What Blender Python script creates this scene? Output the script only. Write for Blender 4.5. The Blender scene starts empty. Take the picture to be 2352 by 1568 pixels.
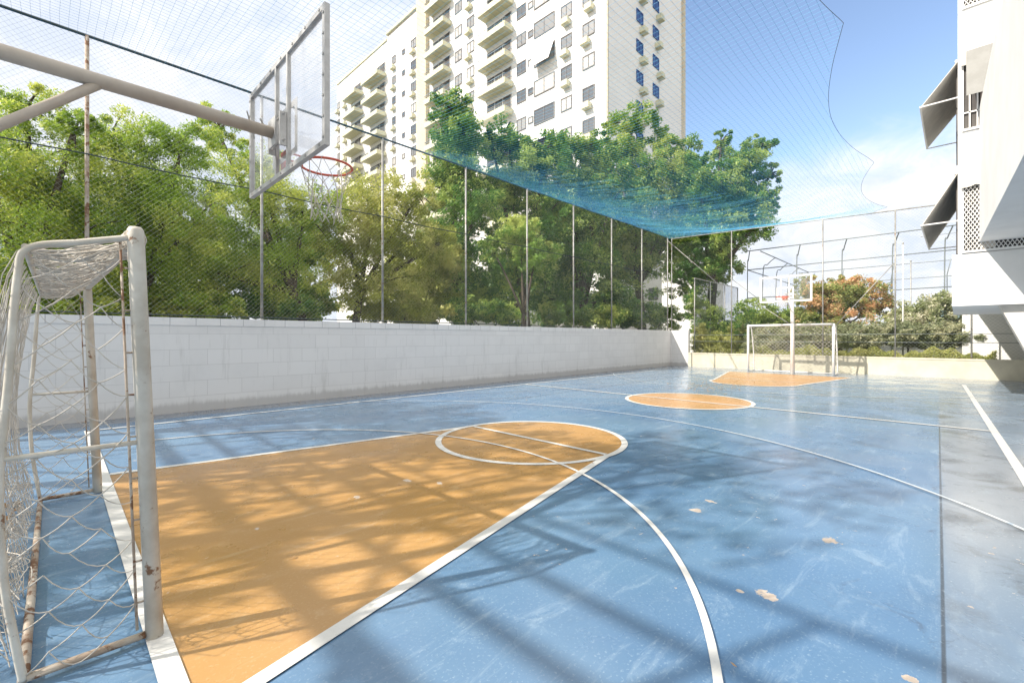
import bpy, math, random
import numpy as np
from mathutils import Vector, noise
R = math.radians
scene = bpy.context.scene
col = scene.collection
random.seed(7)

# ------------------------------------------------------------------ survey
# x = along the court, y = across the court (to the left wall), z = up.
H, F, HY, CX = 1.47, 1035.0, 776.0, 1176.0
A = math.atan((2200 - CX) / F)
cA, sA = math.cos(A), math.sin(A)
def g(x, y, z=0.0):                      # photo point -> place at height z
    Z = (H - z) * F / (y - HY); X = (x - CX) * Z / F
    return (Z * cA + X * sA, Z * sA - X * cA)
def onv(x, y, v):
    d = (x - CX) / F; du = cA + d * sA; dv = sA - d * cA; t = v / dv
    return (du * t, H - (y - HY) / F * t)
def onu(x, y, u):
    d = (x - CX) / F; du = cA + d * sA; dv = sA - d * cA; t = u / du
    return (dv * t, H - (y - HY) / F * t)
def dep(x, y, Z):                        # photo point -> place at distance Z
    X = (x - CX) * Z / F
    return Vector((Z * cA + X * sA, Z * sA - X * cA, H - (y - HY) / F * Z))
def pr(u, v, z):
    Z = u * cA + v * sA; X = u * sA - v * cA
    return (CX + X * F / Z, HY + (H - z) * F / Z)

# ------------------------------------------------------------------ materials
def new_mat(name):
    m = bpy.data.materials.new(name); m.use_nodes = True
    nt = m.node_tree; nt.nodes.clear()
    out = nt.nodes.new('ShaderNodeOutputMaterial')
    return m, nt, out
class N:
    def __init__(s, nt): s.nt = nt
    def n(s, t, **k):
        x = s.nt.nodes.new(t)
        for a, b in k.items(): setattr(x, a, b)
        return x
    def l(s, a, b): s.nt.links.new(a, b)
    def set(s, sock, v):
        if hasattr(v, 'is_output'): s.l(v, sock)
        else: sock.default_value = v
    def math(s, op, a, b=0.0, c=0.0, clamp=False):
        x = s.n('ShaderNodeMath', operation=op, use_clamp=clamp)
        s.set(x.inputs[0], a); s.set(x.inputs[1], b); s.set(x.inputs[2], c)
        return x.outputs[0]
    def noise(s, vec, scale, detail=3.0, rough=0.55, dist=0.0):
        x = s.n('ShaderNodeTexNoise'); s.set(x.inputs['Vector'], vec)
        x.inputs['Scale'].default_value = scale; x.inputs['Detail'].default_value = detail
        x.inputs['Roughness'].default_value = rough; x.inputs['Distortion'].default_value = dist
        return x.outputs['Fac']
    def ramp(s, f, lo, hi):
        x = s.n('ShaderNodeMapRange', interpolation_type='SMOOTHSTEP'); s.set(x.inputs[0], f)
        x.inputs[1].default_value = lo; x.inputs[2].default_value = hi
        return x.outputs[0]
    def mix(s, f, a, b):
        x = s.n('ShaderNodeMix', data_type='RGBA')
        s.set(x.inputs[0], f)
        for i, v in ((6, a), (7, b)):
            if hasattr(v, 'is_output'): s.l(v, x.inputs[i])
            else: x.inputs[i].default_value = (*v, 1)
        return x.outputs[2]
    def sep(s, v):
        x = s.n('ShaderNodeSeparateXYZ'); s.l(v, x.inputs[0]); return x.outputs
    def comb(s, a, b, c):
        x = s.n('ShaderNodeCombineXYZ'); s.set(x.inputs[0], a); s.set(x.inputs[1], b); s.set(x.inputs[2], c)
        return x.outputs[0]
    def bump(s, h, st, d=0.01):
        x = s.n('ShaderNodeBump'); x.inputs['Strength'].default_value = st; x.inputs['Distance'].default_value = d
        s.l(h, x.inputs['Height']); return x.outputs[0]

def paint(name, c, c2=None, scale=6.0, rough=0.5, metal=0.0, bump=0.05, rust=None, rust_lo=0.62, spec=0.5):
    m, nt, out = new_mat(name); q = N(nt)
    p = q.n('ShaderNodeBsdfPrincipled'); q.l(p.outputs[0], out.inputs[0])
    pos = q.n('ShaderNodeNewGeometry').outputs['Position']
    f = q.noise(pos, scale, 5.0, 0.6)
    c2 = c2 or tuple(x * 0.82 for x in c)
    cc = q.mix(q.ramp(f, 0.35, 0.65), c, c2)
    if rust:
        f2 = q.noise(pos, scale * 2.2, 6.0, 0.65)
        cc = q.mix(q.ramp(f2, rust_lo, rust_lo + 0.06), cc, rust)
    q.l(cc, p.inputs['Base Color'])
    p.inputs['Roughness'].default_value = rough; p.inputs['Metallic'].default_value = metal
    p.inputs['Specular IOR Level'].default_value = spec
    if bump: q.l(q.bump(q.noise(pos, scale * 8, 4.0), bump), p.inputs['Normal'])
    return m
def leafmat(name, ca, cb, cc=None, transl=0.45, scale=1.2):
    m, nt, out = new_mat(name); q = N(nt)
    geo = q.n('ShaderNodeNewGeometry')
    f = q.noise(geo.outputs['Position'], scale, 3.0)
    r = geo.outputs['Random Per Island']
    k = q.math('ADD', q.math('MULTIPLY', q.ramp(f, 0.35, 0.65), 0.5), q.math('MULTIPLY', r, 0.5))
    c = q.mix(k, ca, cb)
    if cc:
        f2 = q.math('ADD', q.noise(geo.outputs['Position'], scale * 0.8, 2.0), q.math('MULTIPLY', r, 0.25))
        c = q.mix(q.ramp(f2, 0.6, 0.75), c, cc)
    d = q.n('ShaderNodeBsdfPrincipled'); q.l(c, d.inputs['Base Color']); d.inputs['Roughness'].default_value = 0.45
    d.inputs['Specular IOR Level'].default_value = 0.4
    t = q.n('ShaderNodeBsdfTranslucent'); q.l(c, t.inputs[0])
    mx = q.n('ShaderNodeMixShader'); mx.inputs[0].default_value = transl
    q.l(d.outputs[0], mx.inputs[1]); q.l(t.outputs[0], mx.inputs[2]); q.l(mx.outputs[0], out.inputs[0])
    return m

def floor_mat(name, ca, cb, wear_c, grey=False, patches=(), rough=0.3, wear=0.66, chips=0.7, under=None):
    m, nt, out = new_mat(name); q = N(nt)
    p = q.n('ShaderNodeBsdfPrincipled'); q.l(p.outputs[0], out.inputs[0])
    pos = q.n('ShaderNodeNewGeometry').outputs['Position']
    X, Y, Zz = q.sep(pos)
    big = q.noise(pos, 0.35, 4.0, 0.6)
    med = q.noise(pos, 1.6, 6.0, 0.65, 0.6)
    c = q.mix(q.ramp(big, 0.3, 0.7), ca, cb)
    # scuffs: faint paler streaks stretched along the court
    st = q.comb(q.math('MULTIPLY', X, 0.8), q.math('MULTIPLY', Y, 4.0), 0.0)
    sc = q.noise(st, 2.0, 7.0, 0.7, 0.8)
    c = q.mix(q.math('MULTIPLY', q.ramp(sc, 0.52, 0.75), 0.35), c, wear_c)
    c = q.mix(q.math('MULTIPLY', q.ramp(med, 0.55, 0.8), 0.45), c, tuple(x * 0.6 for x in ca))
    if grey:
        e = q.math('ADD', Y, q.math('MULTIPLY', q.math('SUBTRACT', q.noise(pos, 0.9, 4.0), 0.5), 0.06))
        e2 = q.math('SUBTRACT', e, q.math('ADD', q.math('MULTIPLY', X, 0.023), -0.02))
        gm = q.math('MULTIPLY', q.math('SUBTRACT', 1.0, q.ramp(e2, -0.03, 0.03)), q.math('MULTIPLY', q.math('ADD', .35, q.math('MULTIPLY', q.ramp(X, 3.0, 5.5), .65)), q.math('SUBTRACT', 1.0, q.math('MULTIPLY', q.ramp(q.math('ADD', X, q.math('MULTIPLY', Y, -6.0)), 10.0, 13.0), .45))))
        c = q.mix(q.math('MULTIPLY', gm, 0.85), c, (0.29, 0.31, 0.335))
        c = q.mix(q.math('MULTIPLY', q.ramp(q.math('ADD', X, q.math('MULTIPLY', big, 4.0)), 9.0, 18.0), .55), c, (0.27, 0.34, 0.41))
        c = q.mix(q.math('MULTIPLY', q.math('MULTIPLY', gm, q.ramp(med, 0.48, 0.68)), 0.8), c, (0.11, 0.12, 0.13))
        # grey strip along the foot of the left wall
        c = q.mix(q.math('MULTIPLY', q.ramp(e, 10.2, 10.35), 0.8), c, (0.22, 0.23, 0.25))
        c = q.mix(q.math('MULTIPLY', q.ramp(X, 20.9, 21.3), 0.7), c, (0.25, 0.28, 0.33))
        # dark stains to the right
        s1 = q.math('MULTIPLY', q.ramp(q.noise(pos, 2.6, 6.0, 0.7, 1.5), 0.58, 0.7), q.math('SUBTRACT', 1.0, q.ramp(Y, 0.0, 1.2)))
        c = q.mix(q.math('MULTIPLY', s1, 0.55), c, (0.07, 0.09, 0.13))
        # expansion joint
        jd = q.math('ABSOLUTE', q.math('SUBTRACT', Y, q.math('ADD', q.math('MULTIPLY', X, 0.023), -0.02)))
        jj = q.math('SUBTRACT', 1.0, q.ramp(jd, 0.004, 0.012))
        jj = q.math('MULTIPLY', jj, q.math('LESS_THAN', X, 10.3))
        c = q.mix(q.math('MULTIPLY', jj, 0.85), c, (0.05, 0.06, 0.07))
    # bare chips
    ch = q.noise(pos, 15.0, 6.0, 0.62, 0.3); zone = q.noise(pos, 0.8, 2.0)
    cm = q.math('MULTIPLY', q.ramp(ch, chips, chips + 0.025), q.ramp(zone, 0.45, 0.6))
    nd = q.noise(pos, 13.0, 5.0, 0.7)
    dust = q.noise(pos, 3.3, 8.0, 0.75, 0.4)
    c = q.mix(q.math('MULTIPLY', q.ramp(dust, 0.55, 0.72), 0.30), c, wear_c)
    for (px, py, rx, ry) in patches:
        dx = q.math('DIVIDE', q.math('SUBTRACT', X, px), rx); dy = q.math('DIVIDE', q.math('SUBTRACT', Y, py), ry)
        d = q.math('SQRT', q.math('ADD', q.math('MULTIPLY', dx, dx), q.math('MULTIPLY', dy, dy)))
        d = q.math('ADD', d, q.math('MULTIPLY', q.math('SUBTRACT', nd, 0.5), 3.6))
        cm = q.math('MAXIMUM', cm, q.math('SUBTRACT', 1.0, q.ramp(d, 0.9, 1.0)))
    chipc = under or (0.52, 0.44, 0.37)
    c = q.mix(cm, c, q.mix(q.ramp(q.noise(pos, 25.0), 0.4, 0.6), chipc, tuple(x * 0.75 for x in chipc)))
    fine = q.noise(pos, 60.0, 3.0)
    c = q.mix(q.math('MULTIPLY', q.ramp(fine, 0.55, 0.75), 0.30), c, wear_c)
    c = q.mix(q.math('MULTIPLY', q.ramp(q.noise(pos, 140.0, 2.0), 0.6, 0.75), 0.25), c, tuple(x * 0.5 for x in ca))
    q.l(c, p.inputs['Base Color'])
    rr = q.math('ADD', q.math('MULTIPLY', q.ramp(q.noise(pos, 1.1, 5.0, 0.6), 0.35, 0.65), 0.14), rough - .08)
    rr = q.math('ADD', rr, q.math('MULTIPLY', cm, 0.4))
    q.l(rr, p.inputs['Roughness']); p.inputs['Specular IOR Level'].default_value = 0.6
    hh = q.math('ADD', q.math('MULTIPLY', q.noise(pos, 120.0, 2.0), 0.3), q.math('SUBTRACT', q.noise(pos, 2.5, 3.0), cm))
    q.l(q.bump(hh, 0.08, 0.004), p.inputs['Normal'])
    return m

def block_mat(name, c, mortar, bw=0.62, bh=0.31, off=0.0):
    m, nt, out = new_mat(name); q = N(nt)
    p = q.n('ShaderNodeBsdfPrincipled'); q.l(p.outputs[0], out.inputs[0])
    pos = q.n('ShaderNodeNewGeometry').outputs['Position']; X, Y, Zz = q.sep(pos)
    v = q.comb(q.math('ADD', X, Y), q.math('ADD', Zz, off), 0.0)
    b = q.n('ShaderNodeTexBrick'); q.l(v, b.inputs['Vector'])
    b.inputs['Scale'].default_value = 1.0; b.inputs['Brick Width'].default_value = bw; b.inputs['Row Height'].default_value = bh
    b.inputs['Mortar Size'].default_value = 0.006; b.inputs['Mortar Smooth'].default_value = 0.4
    b.inputs['Color1'].default_value = (*c, 1); b.inputs['Color2'].default_value = (*(x * 0.95 for x in c), 1)
    b.inputs['Mortar'].default_value = (*mortar, 1)
    f = q.noise(pos, 1.5, 6.0, 0.65)
    cc = q.mix(q.math('MULTIPLY', q.ramp(f, 0.45, 0.75), 0.25), b.outputs['Color'], tuple(x * 0.7 for x in c))
    drip = q.noise(q.comb(q.math('MULTIPLY', q.math('ADD', X, Y), 5.0), q.math('MULTIPLY', Zz, 0.5), 0.0), 1.2, 5.0, 0.7)
    low = q.math('SUBTRACT', 1.0, q.ramp(q.math('SUBTRACT', Zz, q.math('MULTIPLY', drip, 0.25)), 0.0, 0.12))
    cc = q.mix(q.math('MULTIPLY', low, 0.5), cc, (0.28, 0.27, 0.26))
    cc = q.mix(q.math('MULTIPLY', q.ramp(drip, 0.54, 0.72), 0.38), cc, (0.42, 0.41, 0.39))
    q.l(cc, p.inputs['Base Color']); p.inputs['Roughness'].default_value = 0.7
    h = q.math('ADD', q.math('MULTIPLY', b.outputs['Fac'], -1.0), q.math('MULTIPLY', q.noise(pos, 30.0, 3.0), 0.3))
    q.l(q.bump(h, 0.25, 0.006), p.inputs['Normal'])
    return m

M = {}
M['white_paint'] = paint('white_paint', (0.66, 0.62, 0.54), (0.52, 0.47, 0.39), 5, 0.45, rust=(0.24, 0.13, 0.07), rust_lo=0.63, bump=0.15)
M['white_clean'] = paint('white_clean', (0.82, 0.81, 0.79), (0.74, 0.72, 0.69), 3, 0.45)
M['pipe'] = paint('beige_pipe', (0.50, 0.44, 0.37), (0.42, 0.36, 0.30), 4, 0.5, rust=(0.22, 0.15, 0.10), rust_lo=0.72)
M['alu'] = paint('aluminium', (0.52, 0.51, 0.50), (0.42, 0.41, 0.40), 8, 0.4, metal=0.3)
M['galv'] = paint('galvanised_post', (0.42, 0.42, 0.40), (0.30, 0.29, 0.27), 5, 0.5, metal=0.4, rust=(0.24, 0.13, 0.07), rust_lo=0.60)
M['rusty'] = paint('rusty_post', (0.52, 0.46, 0.38), (0.36, 0.27, 0.2), 5, 0.6, rust=(0.20, 0.10, 0.05), rust_lo=0.52)
M['dark_wire'] = paint('dark_cable', (0.03, 0.05, 0.055), None, 5, 0.5)
M['grey_wire'] = paint('grey_wire', (0.26, 0.29, 0.30), None, 5, 0.5, metal=0.3)
M['fence_mesh'] = paint('fence_mesh', (0.34, 0.38, 0.36), (0.26, 0.32, 0.28), 2, 0.6, bump=0)
M['net_blue'] = paint('blue_net_cord', (0.06, 0.33, 0.50), (0.045, 0.26, 0.49), 0.6, 0.6, bump=0)
M['cord'] = paint('white_net_cord', (0.62, 0.58, 0.52), (0.48, 0.44, 0.38), 9, 0.8, bump=0)
M['red'] = paint('red_rim', (0.62, 0.09, 0.04), (0.5, 0.10, 0.06), 9, 0.4)
M['stucco'] = paint('white_stucco', (0.80, 0.79, 0.77), (0.74, 0.73, 0.71), 1.2, 0.8, bump=0.1)
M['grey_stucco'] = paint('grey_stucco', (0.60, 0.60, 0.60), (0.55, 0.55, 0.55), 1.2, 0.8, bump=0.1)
M['towerwall'] = paint('tower_render', (0.80, 0.78, 0.76), (0.75, 0.73, 0.71), 0.25, 0.85, bump=0.0)
M['cream'] = paint('cream_render', (0.66, 0.64, 0.47), (0.58, 0.57, 0.42), 0.3, 0.85, bump=0)
M['beigeband'] = paint('beige_render', (0.62, 0.55, 0.42), (0.55, 0.48, 0.36), 0.3, 0.85, bump=0)
M['kerb'] = paint('cream_kerb_paint', (0.66, 0.62, 0.48), (0.55, 0.51, 0.40), 1.5, 0.7)
M['glassdark'] = paint('window_pane', (0.05, 0.06, 0.08), (0.10, 0.10, 0.12), 0.5, 0.15, bump=0)
def pane_mat():
    m, nt, out = new_mat('curtained_pane'); q = N(nt)
    p = q.n('ShaderNodeBsdfPrincipled'); q.l(p.outputs[0], out.inputs[0])
    r = q.n('ShaderNodeObjectInfo').outputs['Random']
    pos = q.n('ShaderNodeNewGeometry').outputs['Position']
    c = q.mix(q.ramp(r, .25, .8), (0.10, 0.11, 0.13), (0.55, 0.53, 0.50))
    q.l(c, p.inputs['Base Color']); p.inputs['Roughness'].default_value = .2; return m
M['pane'] = pane_mat()
M['frame_shade'] = paint('window_reveal_shade', (0.16, 0.15, 0.15), None, 2, 0.6, bump=0)  # dark frame band stands in for the shadow in the window recess
M['glassblue'] = paint('blue_window_pane', (0.03, 0.07, 0.22), (0.05, 0.10, 0.28), 0.5, 0.2, bump=0)
M['dark'] = paint('dark_opening', (0.05, 0.045, 0.045), (0.10, 0.09, 0.08), 1.0, 0.7, bump=0)
M['brown'] = paint('brown_wall', (0.42, 0.35, 0.31), (0.36, 0.30, 0.27), 3, 0.8)
M['awning'] = paint('grey_awning', (0.66, 0.62, 0.56), (0.58, 0.55, 0.50), 3, 0.8)
M['awning_shaded'] = paint('shaded_awning_cloth', (0.27, 0.265, 0.25), (0.24, 0.235, 0.22), 3, 0.9)  # shade under the awning put into the darker cloth colour
M['awning_pale'] = paint('pale_awning', (0.72, 0.66, 0.58), (0.64, 0.58, 0.5), 3, 0.8)
M['bark'] = paint('bark', (0.11, 0.08, 0.06), (0.06, 0.045, 0.035), 7, 0.9, bump=0.5)
M['soil'] = paint('soil', (0.12, 0.10, 0.07), (0.08, 0.09, 0.04), 2, 0.95, bump=0.3)
M['roofred'] = paint('red_roof', (0.3, 0.10, 0.06), None, 2, 0.8)
M['lfeath'] = leafmat('feathery_leaves', (0.17, 0.29, 0.04), (0.44, 0.58, 0.08), (0.66, 0.7, 0.16), 0.45, 0.9)
M['lyell'] = leafmat('yellow_green_leaves', (0.24, 0.29, 0.05), (0.52, 0.54, 0.11), (0.62, 0.6, 0.2), 0.45, 0.9)
M['ldark'] = leafmat('dark_leaves', (0.06, 0.16, 0.04), (0.18, 0.34, 0.06), (0.46, 0.56, 0.14), 0.4, 0.7)
M['lmid'] = leafmat('mid_leaves', (0.12, 0.25, 0.05), (0.3, 0.44, 0.08), (0.54, 0.6, 0.17), 0.42, 0.7)
M['lorange'] = leafmat('orange_leaves', (0.20, 0.30, 0.08), (0.52, 0.50, 0.18), (0.80, 0.50, 0.28), 0.4, 1.1)
M['lpale'] = leafmat('pale_leaves', (0.26, 0.31, 0.13), (0.48, 0.50, 0.28), (0.80, 0.76, 0.58), 0.4, 1.8)
M['lhedge'] = leafmat('hedge_leaves', (0.22, 0.26, 0.13), (0.40, 0.43, 0.24), (0.58, 0.56, 0.36), 0.35, 1.6)
M['lcover'] = leafmat('cover_leaves', (0.30, 0.34, 0.08), (0.50, 0.52, 0.15), (0.62, 0.60, 0.24), 0.4, 2.0)
M['litter'] = leafmat('dry_leaves', (0.36, 0.20, 0.09), (0.5, 0.36, 0.22), None, 0.2, 2.0)

def glass_mat():
    m, nt, out = new_mat('clear_board'); q = N(nt)
    t = q.n('ShaderNodeBsdfTransparent'); t.inputs[0].default_value = (0.985, 0.985, 0.985, 1)
    gl = q.n('ShaderNodeBsdfGlossy'); gl.inputs['Roughness'].default_value = 0.08
    d = q.n('ShaderNodeBsdfDiffuse'); d.inputs[0].default_value = (0.75, 0.76, 0.78, 1)
    pos = q.n('ShaderNodeNewGeometry').outputs['Position']
    f = q.ramp(q.noise(pos, 3.0, 6.0, 0.7), 0.35, 0.8)
    a = q.n('ShaderNodeMixShader'); q.l(q.math('ADD', q.math('MULTIPLY', f, 0.12), 0.03), a.inputs[0])
    q.l(t.outputs[0], a.inputs[1]); q.l(d.outputs[0], a.inputs[2])
    b = q.n('ShaderNodeMixShader'); fr = q.n('ShaderNodeLayerWeight'); fr.inputs[0].default_value = .5
    q.l(q.math('ADD', q.math('MULTIPLY', q.math('POWER', fr.outputs['Facing'], 4.0), .5), .04), b.inputs[0]); q.l(a.outputs[0], b.inputs[1]); q.l(gl.outputs[0], b.inputs[2])
    q.l(b.outputs[0], out.inputs[0]); return m
M['glass'] = glass_mat()

def pxpatch(x, y, rx, ry):
    u, v = g(x, y); return (u, v, rx*.8, ry*.8)
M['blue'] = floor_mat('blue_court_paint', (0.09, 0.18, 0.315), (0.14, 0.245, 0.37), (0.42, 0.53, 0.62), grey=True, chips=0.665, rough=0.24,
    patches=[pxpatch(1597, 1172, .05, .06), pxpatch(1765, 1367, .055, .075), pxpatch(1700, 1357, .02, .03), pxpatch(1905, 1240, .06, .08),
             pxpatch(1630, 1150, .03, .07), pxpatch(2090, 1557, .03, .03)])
M['ochre'] = floor_mat('ochre_court_paint', (0.43, 0.235, 0.075), (0.49, 0.28, 0.105), (0.66, 0.50, 0.32), patches=[pxpatch(935, 1104, .04, .07), pxpatch(1010, 1110, .03, .05), pxpatch(820, 1142, .03, .05), pxpatch(590, 1215, .02, .03)], chips=0.68, rough=0.3, under=(0.62, 0.52, 0.42))
M['orange'] = floor_mat('orange_court_paint', (0.56, 0.31, 0.13), (0.52, 0.31, 0.15), (0.66, 0.5, 0.36), chips=0.71, rough=0.3, under=(0.62, 0.52, 0.42))
M['line'] = floor_mat('white_line_paint', (0.72, 0.71, 0.68), (0.66, 0.65, 0.62), (0.50, 0.50, 0.48), chips=0.665, rough=0.4, under=(0.35, 0.4, 0.45))
M['thinline'] = floor_mat('faded_line_paint', (0.55, 0.62, 0.68), (0.62, 0.66, 0.68), (0.45, 0.52, 0.6), chips=0.6, rough=0.4, under=(0.15, 0.27, 0.42))
M['block'] = block_mat('white_block_wall', (0.72, 0.71, 0.70), (0.58, 0.57, 0.56))
M['tile'] = block_mat('wall_coping_tiles', (0.74, 0.73, 0.72), (0.36, 0.36, 0.36), 0.42, 0.5, 0.3)

# ------------------------------------------------------------------ mesh builder
class MB:
    def __init__(s): s.v = []; s.f = []
    def add(s, vs, fs):
        b = len(s.v); s.v += [tuple(x) for x in vs]; s.f += [tuple(i + b for i in f) for f in fs]; return s
    def box(s, a, b):
        x0, y0, z0 = (min(a[i], b[i]) for i in range(3)); x1, y1, z1 = (max(a[i], b[i]) for i in range(3))
        return s.add([(x0,y0,z0),(x1,y0,z0),(x1,y1,z0),(x0,y1,z0),(x0,y0,z1),(x1,y0,z1),(x1,y1,z1),(x0,y1,z1)],
                     [(0,3,2,1),(4,5,6,7),(0,1,5,4),(1,2,6,5),(2,3,7,6),(3,0,4,7)])
    def prism(s, pts, off):              # planar polygon pts extruded by vector off
        n = len(pts); o = Vector(off)
        a = [Vector(p) for p in pts]; b = [p + o for p in a]
        return s.add(a + b, [tuple(range(n))[::-1], tuple(range(n, 2*n))] + [(i, (i+1) % n, n + (i+1) % n, n + i) for i in range(n)])
    def tube(s, pts, r, n=8, closed=False, cap=True):
        P = [Vector(p) for p in pts]; k = len(P); rs = r if isinstance(r, (list, tuple)) else [r] * k
        ring = []; up = None
        for i in range(k):
            if closed: d = P[(i+1) % k] - P[i-1]
            else: d = P[min(i+1, k-1)] - P[max(i-1, 0)]
            if d.length < 1e-9: d = Vector((0, 0, 1))
            d.normalize()
            if up is None:
                up = Vector((0,0,1)) if abs(d.z) < 0.9 else Vector((1,0,0))
            a = d.cross(up)
            if a.length < 1e-6: a = d.cross(Vector((0.3, 1, 0.2)))
            a.normalize(); b = a.cross(d).normalized(); up = b
            ring.append([P[i] + (a * math.cos(2*math.pi*j/n) + b * math.sin(2*math.pi*j/n)) * rs[i] for j in range(n)])
        vs = [p for q_ in ring for p in q_]; fs = []
        for i in range(k if closed else k - 1):
            i2 = (i + 1) % k
            for j in range(n):
                j2 = (j + 1) % n; fs.append((i*n+j, i*n+j2, i2*n+j2, i2*n+j))
        if cap and not closed:
            fs.append(tuple(range(n))[::-1]); fs.append(tuple((k-1)*n + j for j in range(n)))
        return s.add(vs, fs)
    def build(s, name, mat, parent=None, smooth=False, origin=None):
        me = bpy.data.meshes.new(name)
        top = parent
        while top is not None and top.parent is not None: top = top.parent
        o0 = Vector(origin) if origin is not None else (Vector(top['_o']) if top is not None and '_o' in top else Vector((0,0,0)))
        me.from_pydata([(x - o0.x, y - o0.y, z - o0.z) for x, y, z in s.v], [], s.f)
        me.materials.append(mat)
        if smooth:
            me.polygons.foreach_set('use_smooth', [True] * len(me.polygons))
        me.update()
        o = bpy.data.objects.new(name, me); col.objects.link(o)
        if parent is not None: o.parent = parent
        elif origin is not None: o.location = o0
        return o
def tag(o, label=None, cat=None, group=None, kind=None):
    if label: o['label'] = label
    if cat: o['category'] = cat
    if group: o['group'] = group
    if kind: o['kind'] = kind
    return o
ROOTS = []
def thing(name, loc, label, cat, group=None):
    o = bpy.data.objects.new(name, None); col.objects.link(o); o.location = loc; o.empty_display_size = 0.2
    o['_o'] = tuple(loc); ROOTS.append(o)
    return tag(o, label, cat, group)
def structure(o): o['kind'] = 'structure'; return o

# ------------------------------------------------------------------ ground and court
def sheet(name, pts, z, mat):
    mb = MB(); mb.add([(p[0], p[1], z) for p in pts], [tuple(range(len(pts)))])
    return structure(mb.build(name, mat))
mb = MB(); mb.add([(-400,-400,-0.06),(600,-400,-0.06),(600,600,-0.06),(-400,600,-0.06)], [(0,1,2,3)])
structure(mb.build('ground', M['soil']))
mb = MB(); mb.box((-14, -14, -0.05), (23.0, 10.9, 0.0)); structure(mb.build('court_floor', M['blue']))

def vc(u): return 4.28 + 0.032 * (u - 0.3)          # middle line of the court
def ring_pts(cx, cy, r, a0, a1, n=64):
    return [(cx + r*math.cos(a0 + (a1-a0)*i/n), cy + r*math.sin(a0 + (a1-a0)*i/n)) for i in range(n+1)]
def strip(mb, pts, w, z):
    P = [Vector((p[0], p[1])) for p in pts]; L = []; Rr = []
    for i, p in enumerate(P):
        d = (P[min(i+1, len(P)-1)] - P[max(i-1, 0)]).normalized(); nrm = Vector((-d.y, d.x)) * w/2
        L.append(p + nrm); Rr.append(p - nrm)
    b = len(mb.v)
    for a, c in zip(L, Rr): mb.v += [(a.x, a.y, z), (c.x, c.y, z)]
    for i in range(len(P)-1): mb.f.append((b+2*i+1, b+2*i+3, b+2*i+2, b+2*i))
def key(u0, dirn, mat, nm):
    c0 = vc(u0); uf = u0 + dirn * 4.5; cf = vc(uf) ; r = 1.30
    pts = [(u0, c0 + 2.17), (uf, cf + 1.28)]
    arc = ring_pts(uf, cf, r, math.pi/2, -math.pi/2, 30) if dirn > 0 else ring_pts(uf, cf, r, math.pi/2, 3*math.pi/2, 30)
    pts += arc + [(uf, cf - 1.28), (u0, c0 - 2.17)]
    sheet(nm, pts if dirn < 0 else pts[::-1], 0.004, mat)
    return uf, cf
u1, c1 = key(0.36, 1, M['ochre'], 'court_key')
u2, c2 = key(20.75, -1, M['orange'], 'court_key_far')
lines = MB(); thin = MB(); zl = 0.008
U0, UE = 0.35, 20.8
for (ub, d, uf, cf) in ((U0, 1, u1, c1), (20.75, -1, u2, c2)):
    for s in (1, -1):
        strip(lines, [(ub + d*0.05, vc(ub) + s*2.2), (uf, cf + s*1.31)], 0.085, zl)
# throw circles
strip(lines, ring_pts(u1, c1, 1.33, 0, 2*math.pi, 96), 0.085, 0.0092)
strip(lines, [(u1, c1 + 1.28), (u1, c1 - 1.28)], 0.07, 0.0104)
strip(lines, ring_pts(u2, c2, 1.33, math.pi/2, 3*math.pi/2, 64), 0.085, 0.0092)
# centre
cc = (10.45, vc(10.45) - 0.07)
sheet('court_centre_circle', ring_pts(*cc, 1.38, 0, 2*math.pi, 72)[:-1], 0.004, M['orange'])
strip(lines, ring_pts(*cc, 1.38, 0, 2*math.pi, 96), 0.085, zl)
strip(lines, [(10.42, 9.75), (10.34, -0.45)], 0.08, 0.0104)
# boundary
strip(lines, [(0.35, 9.75), (0.35, -0.62)], 0.095, 0.0116)
strip(lines, [(0.3, 9.75), (21.0, 9.75)], 0.07, zl)
strip(lines, [(0.3, -0.66), (7.43, -0.49), (20.0, -0.13)], 0.09, zl)
strip(lines, [(21.1, 9.75), (20.9, 4.9), (20.0, -0.15)], 0.08, 0.0116)
structure(lines.build('court_lines', M['line']))
strip(thin, ring_pts(0.3, 4.3, 3.95, R(88), R(-72), 90), 0.04, 0.0128)
structure(thin.build('goal_area_line', M['line'])); thin = MB()
strip(thin, ring_pts(1.6, 4.6, 6.12, R(60), R(-58), 90), 0.035, 0.0128)
strip(thin, ring_pts(19.3, 4.85, 6.12, R(122), R(238), 90), 0.035, 0.0128)
strip(thin, ring_pts(20.9, 4.9, 3.95, R(92), R(252), 90), 0.035, 0.014)
structure(thin.build('faded_court_lines', M['thinline']))

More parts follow.
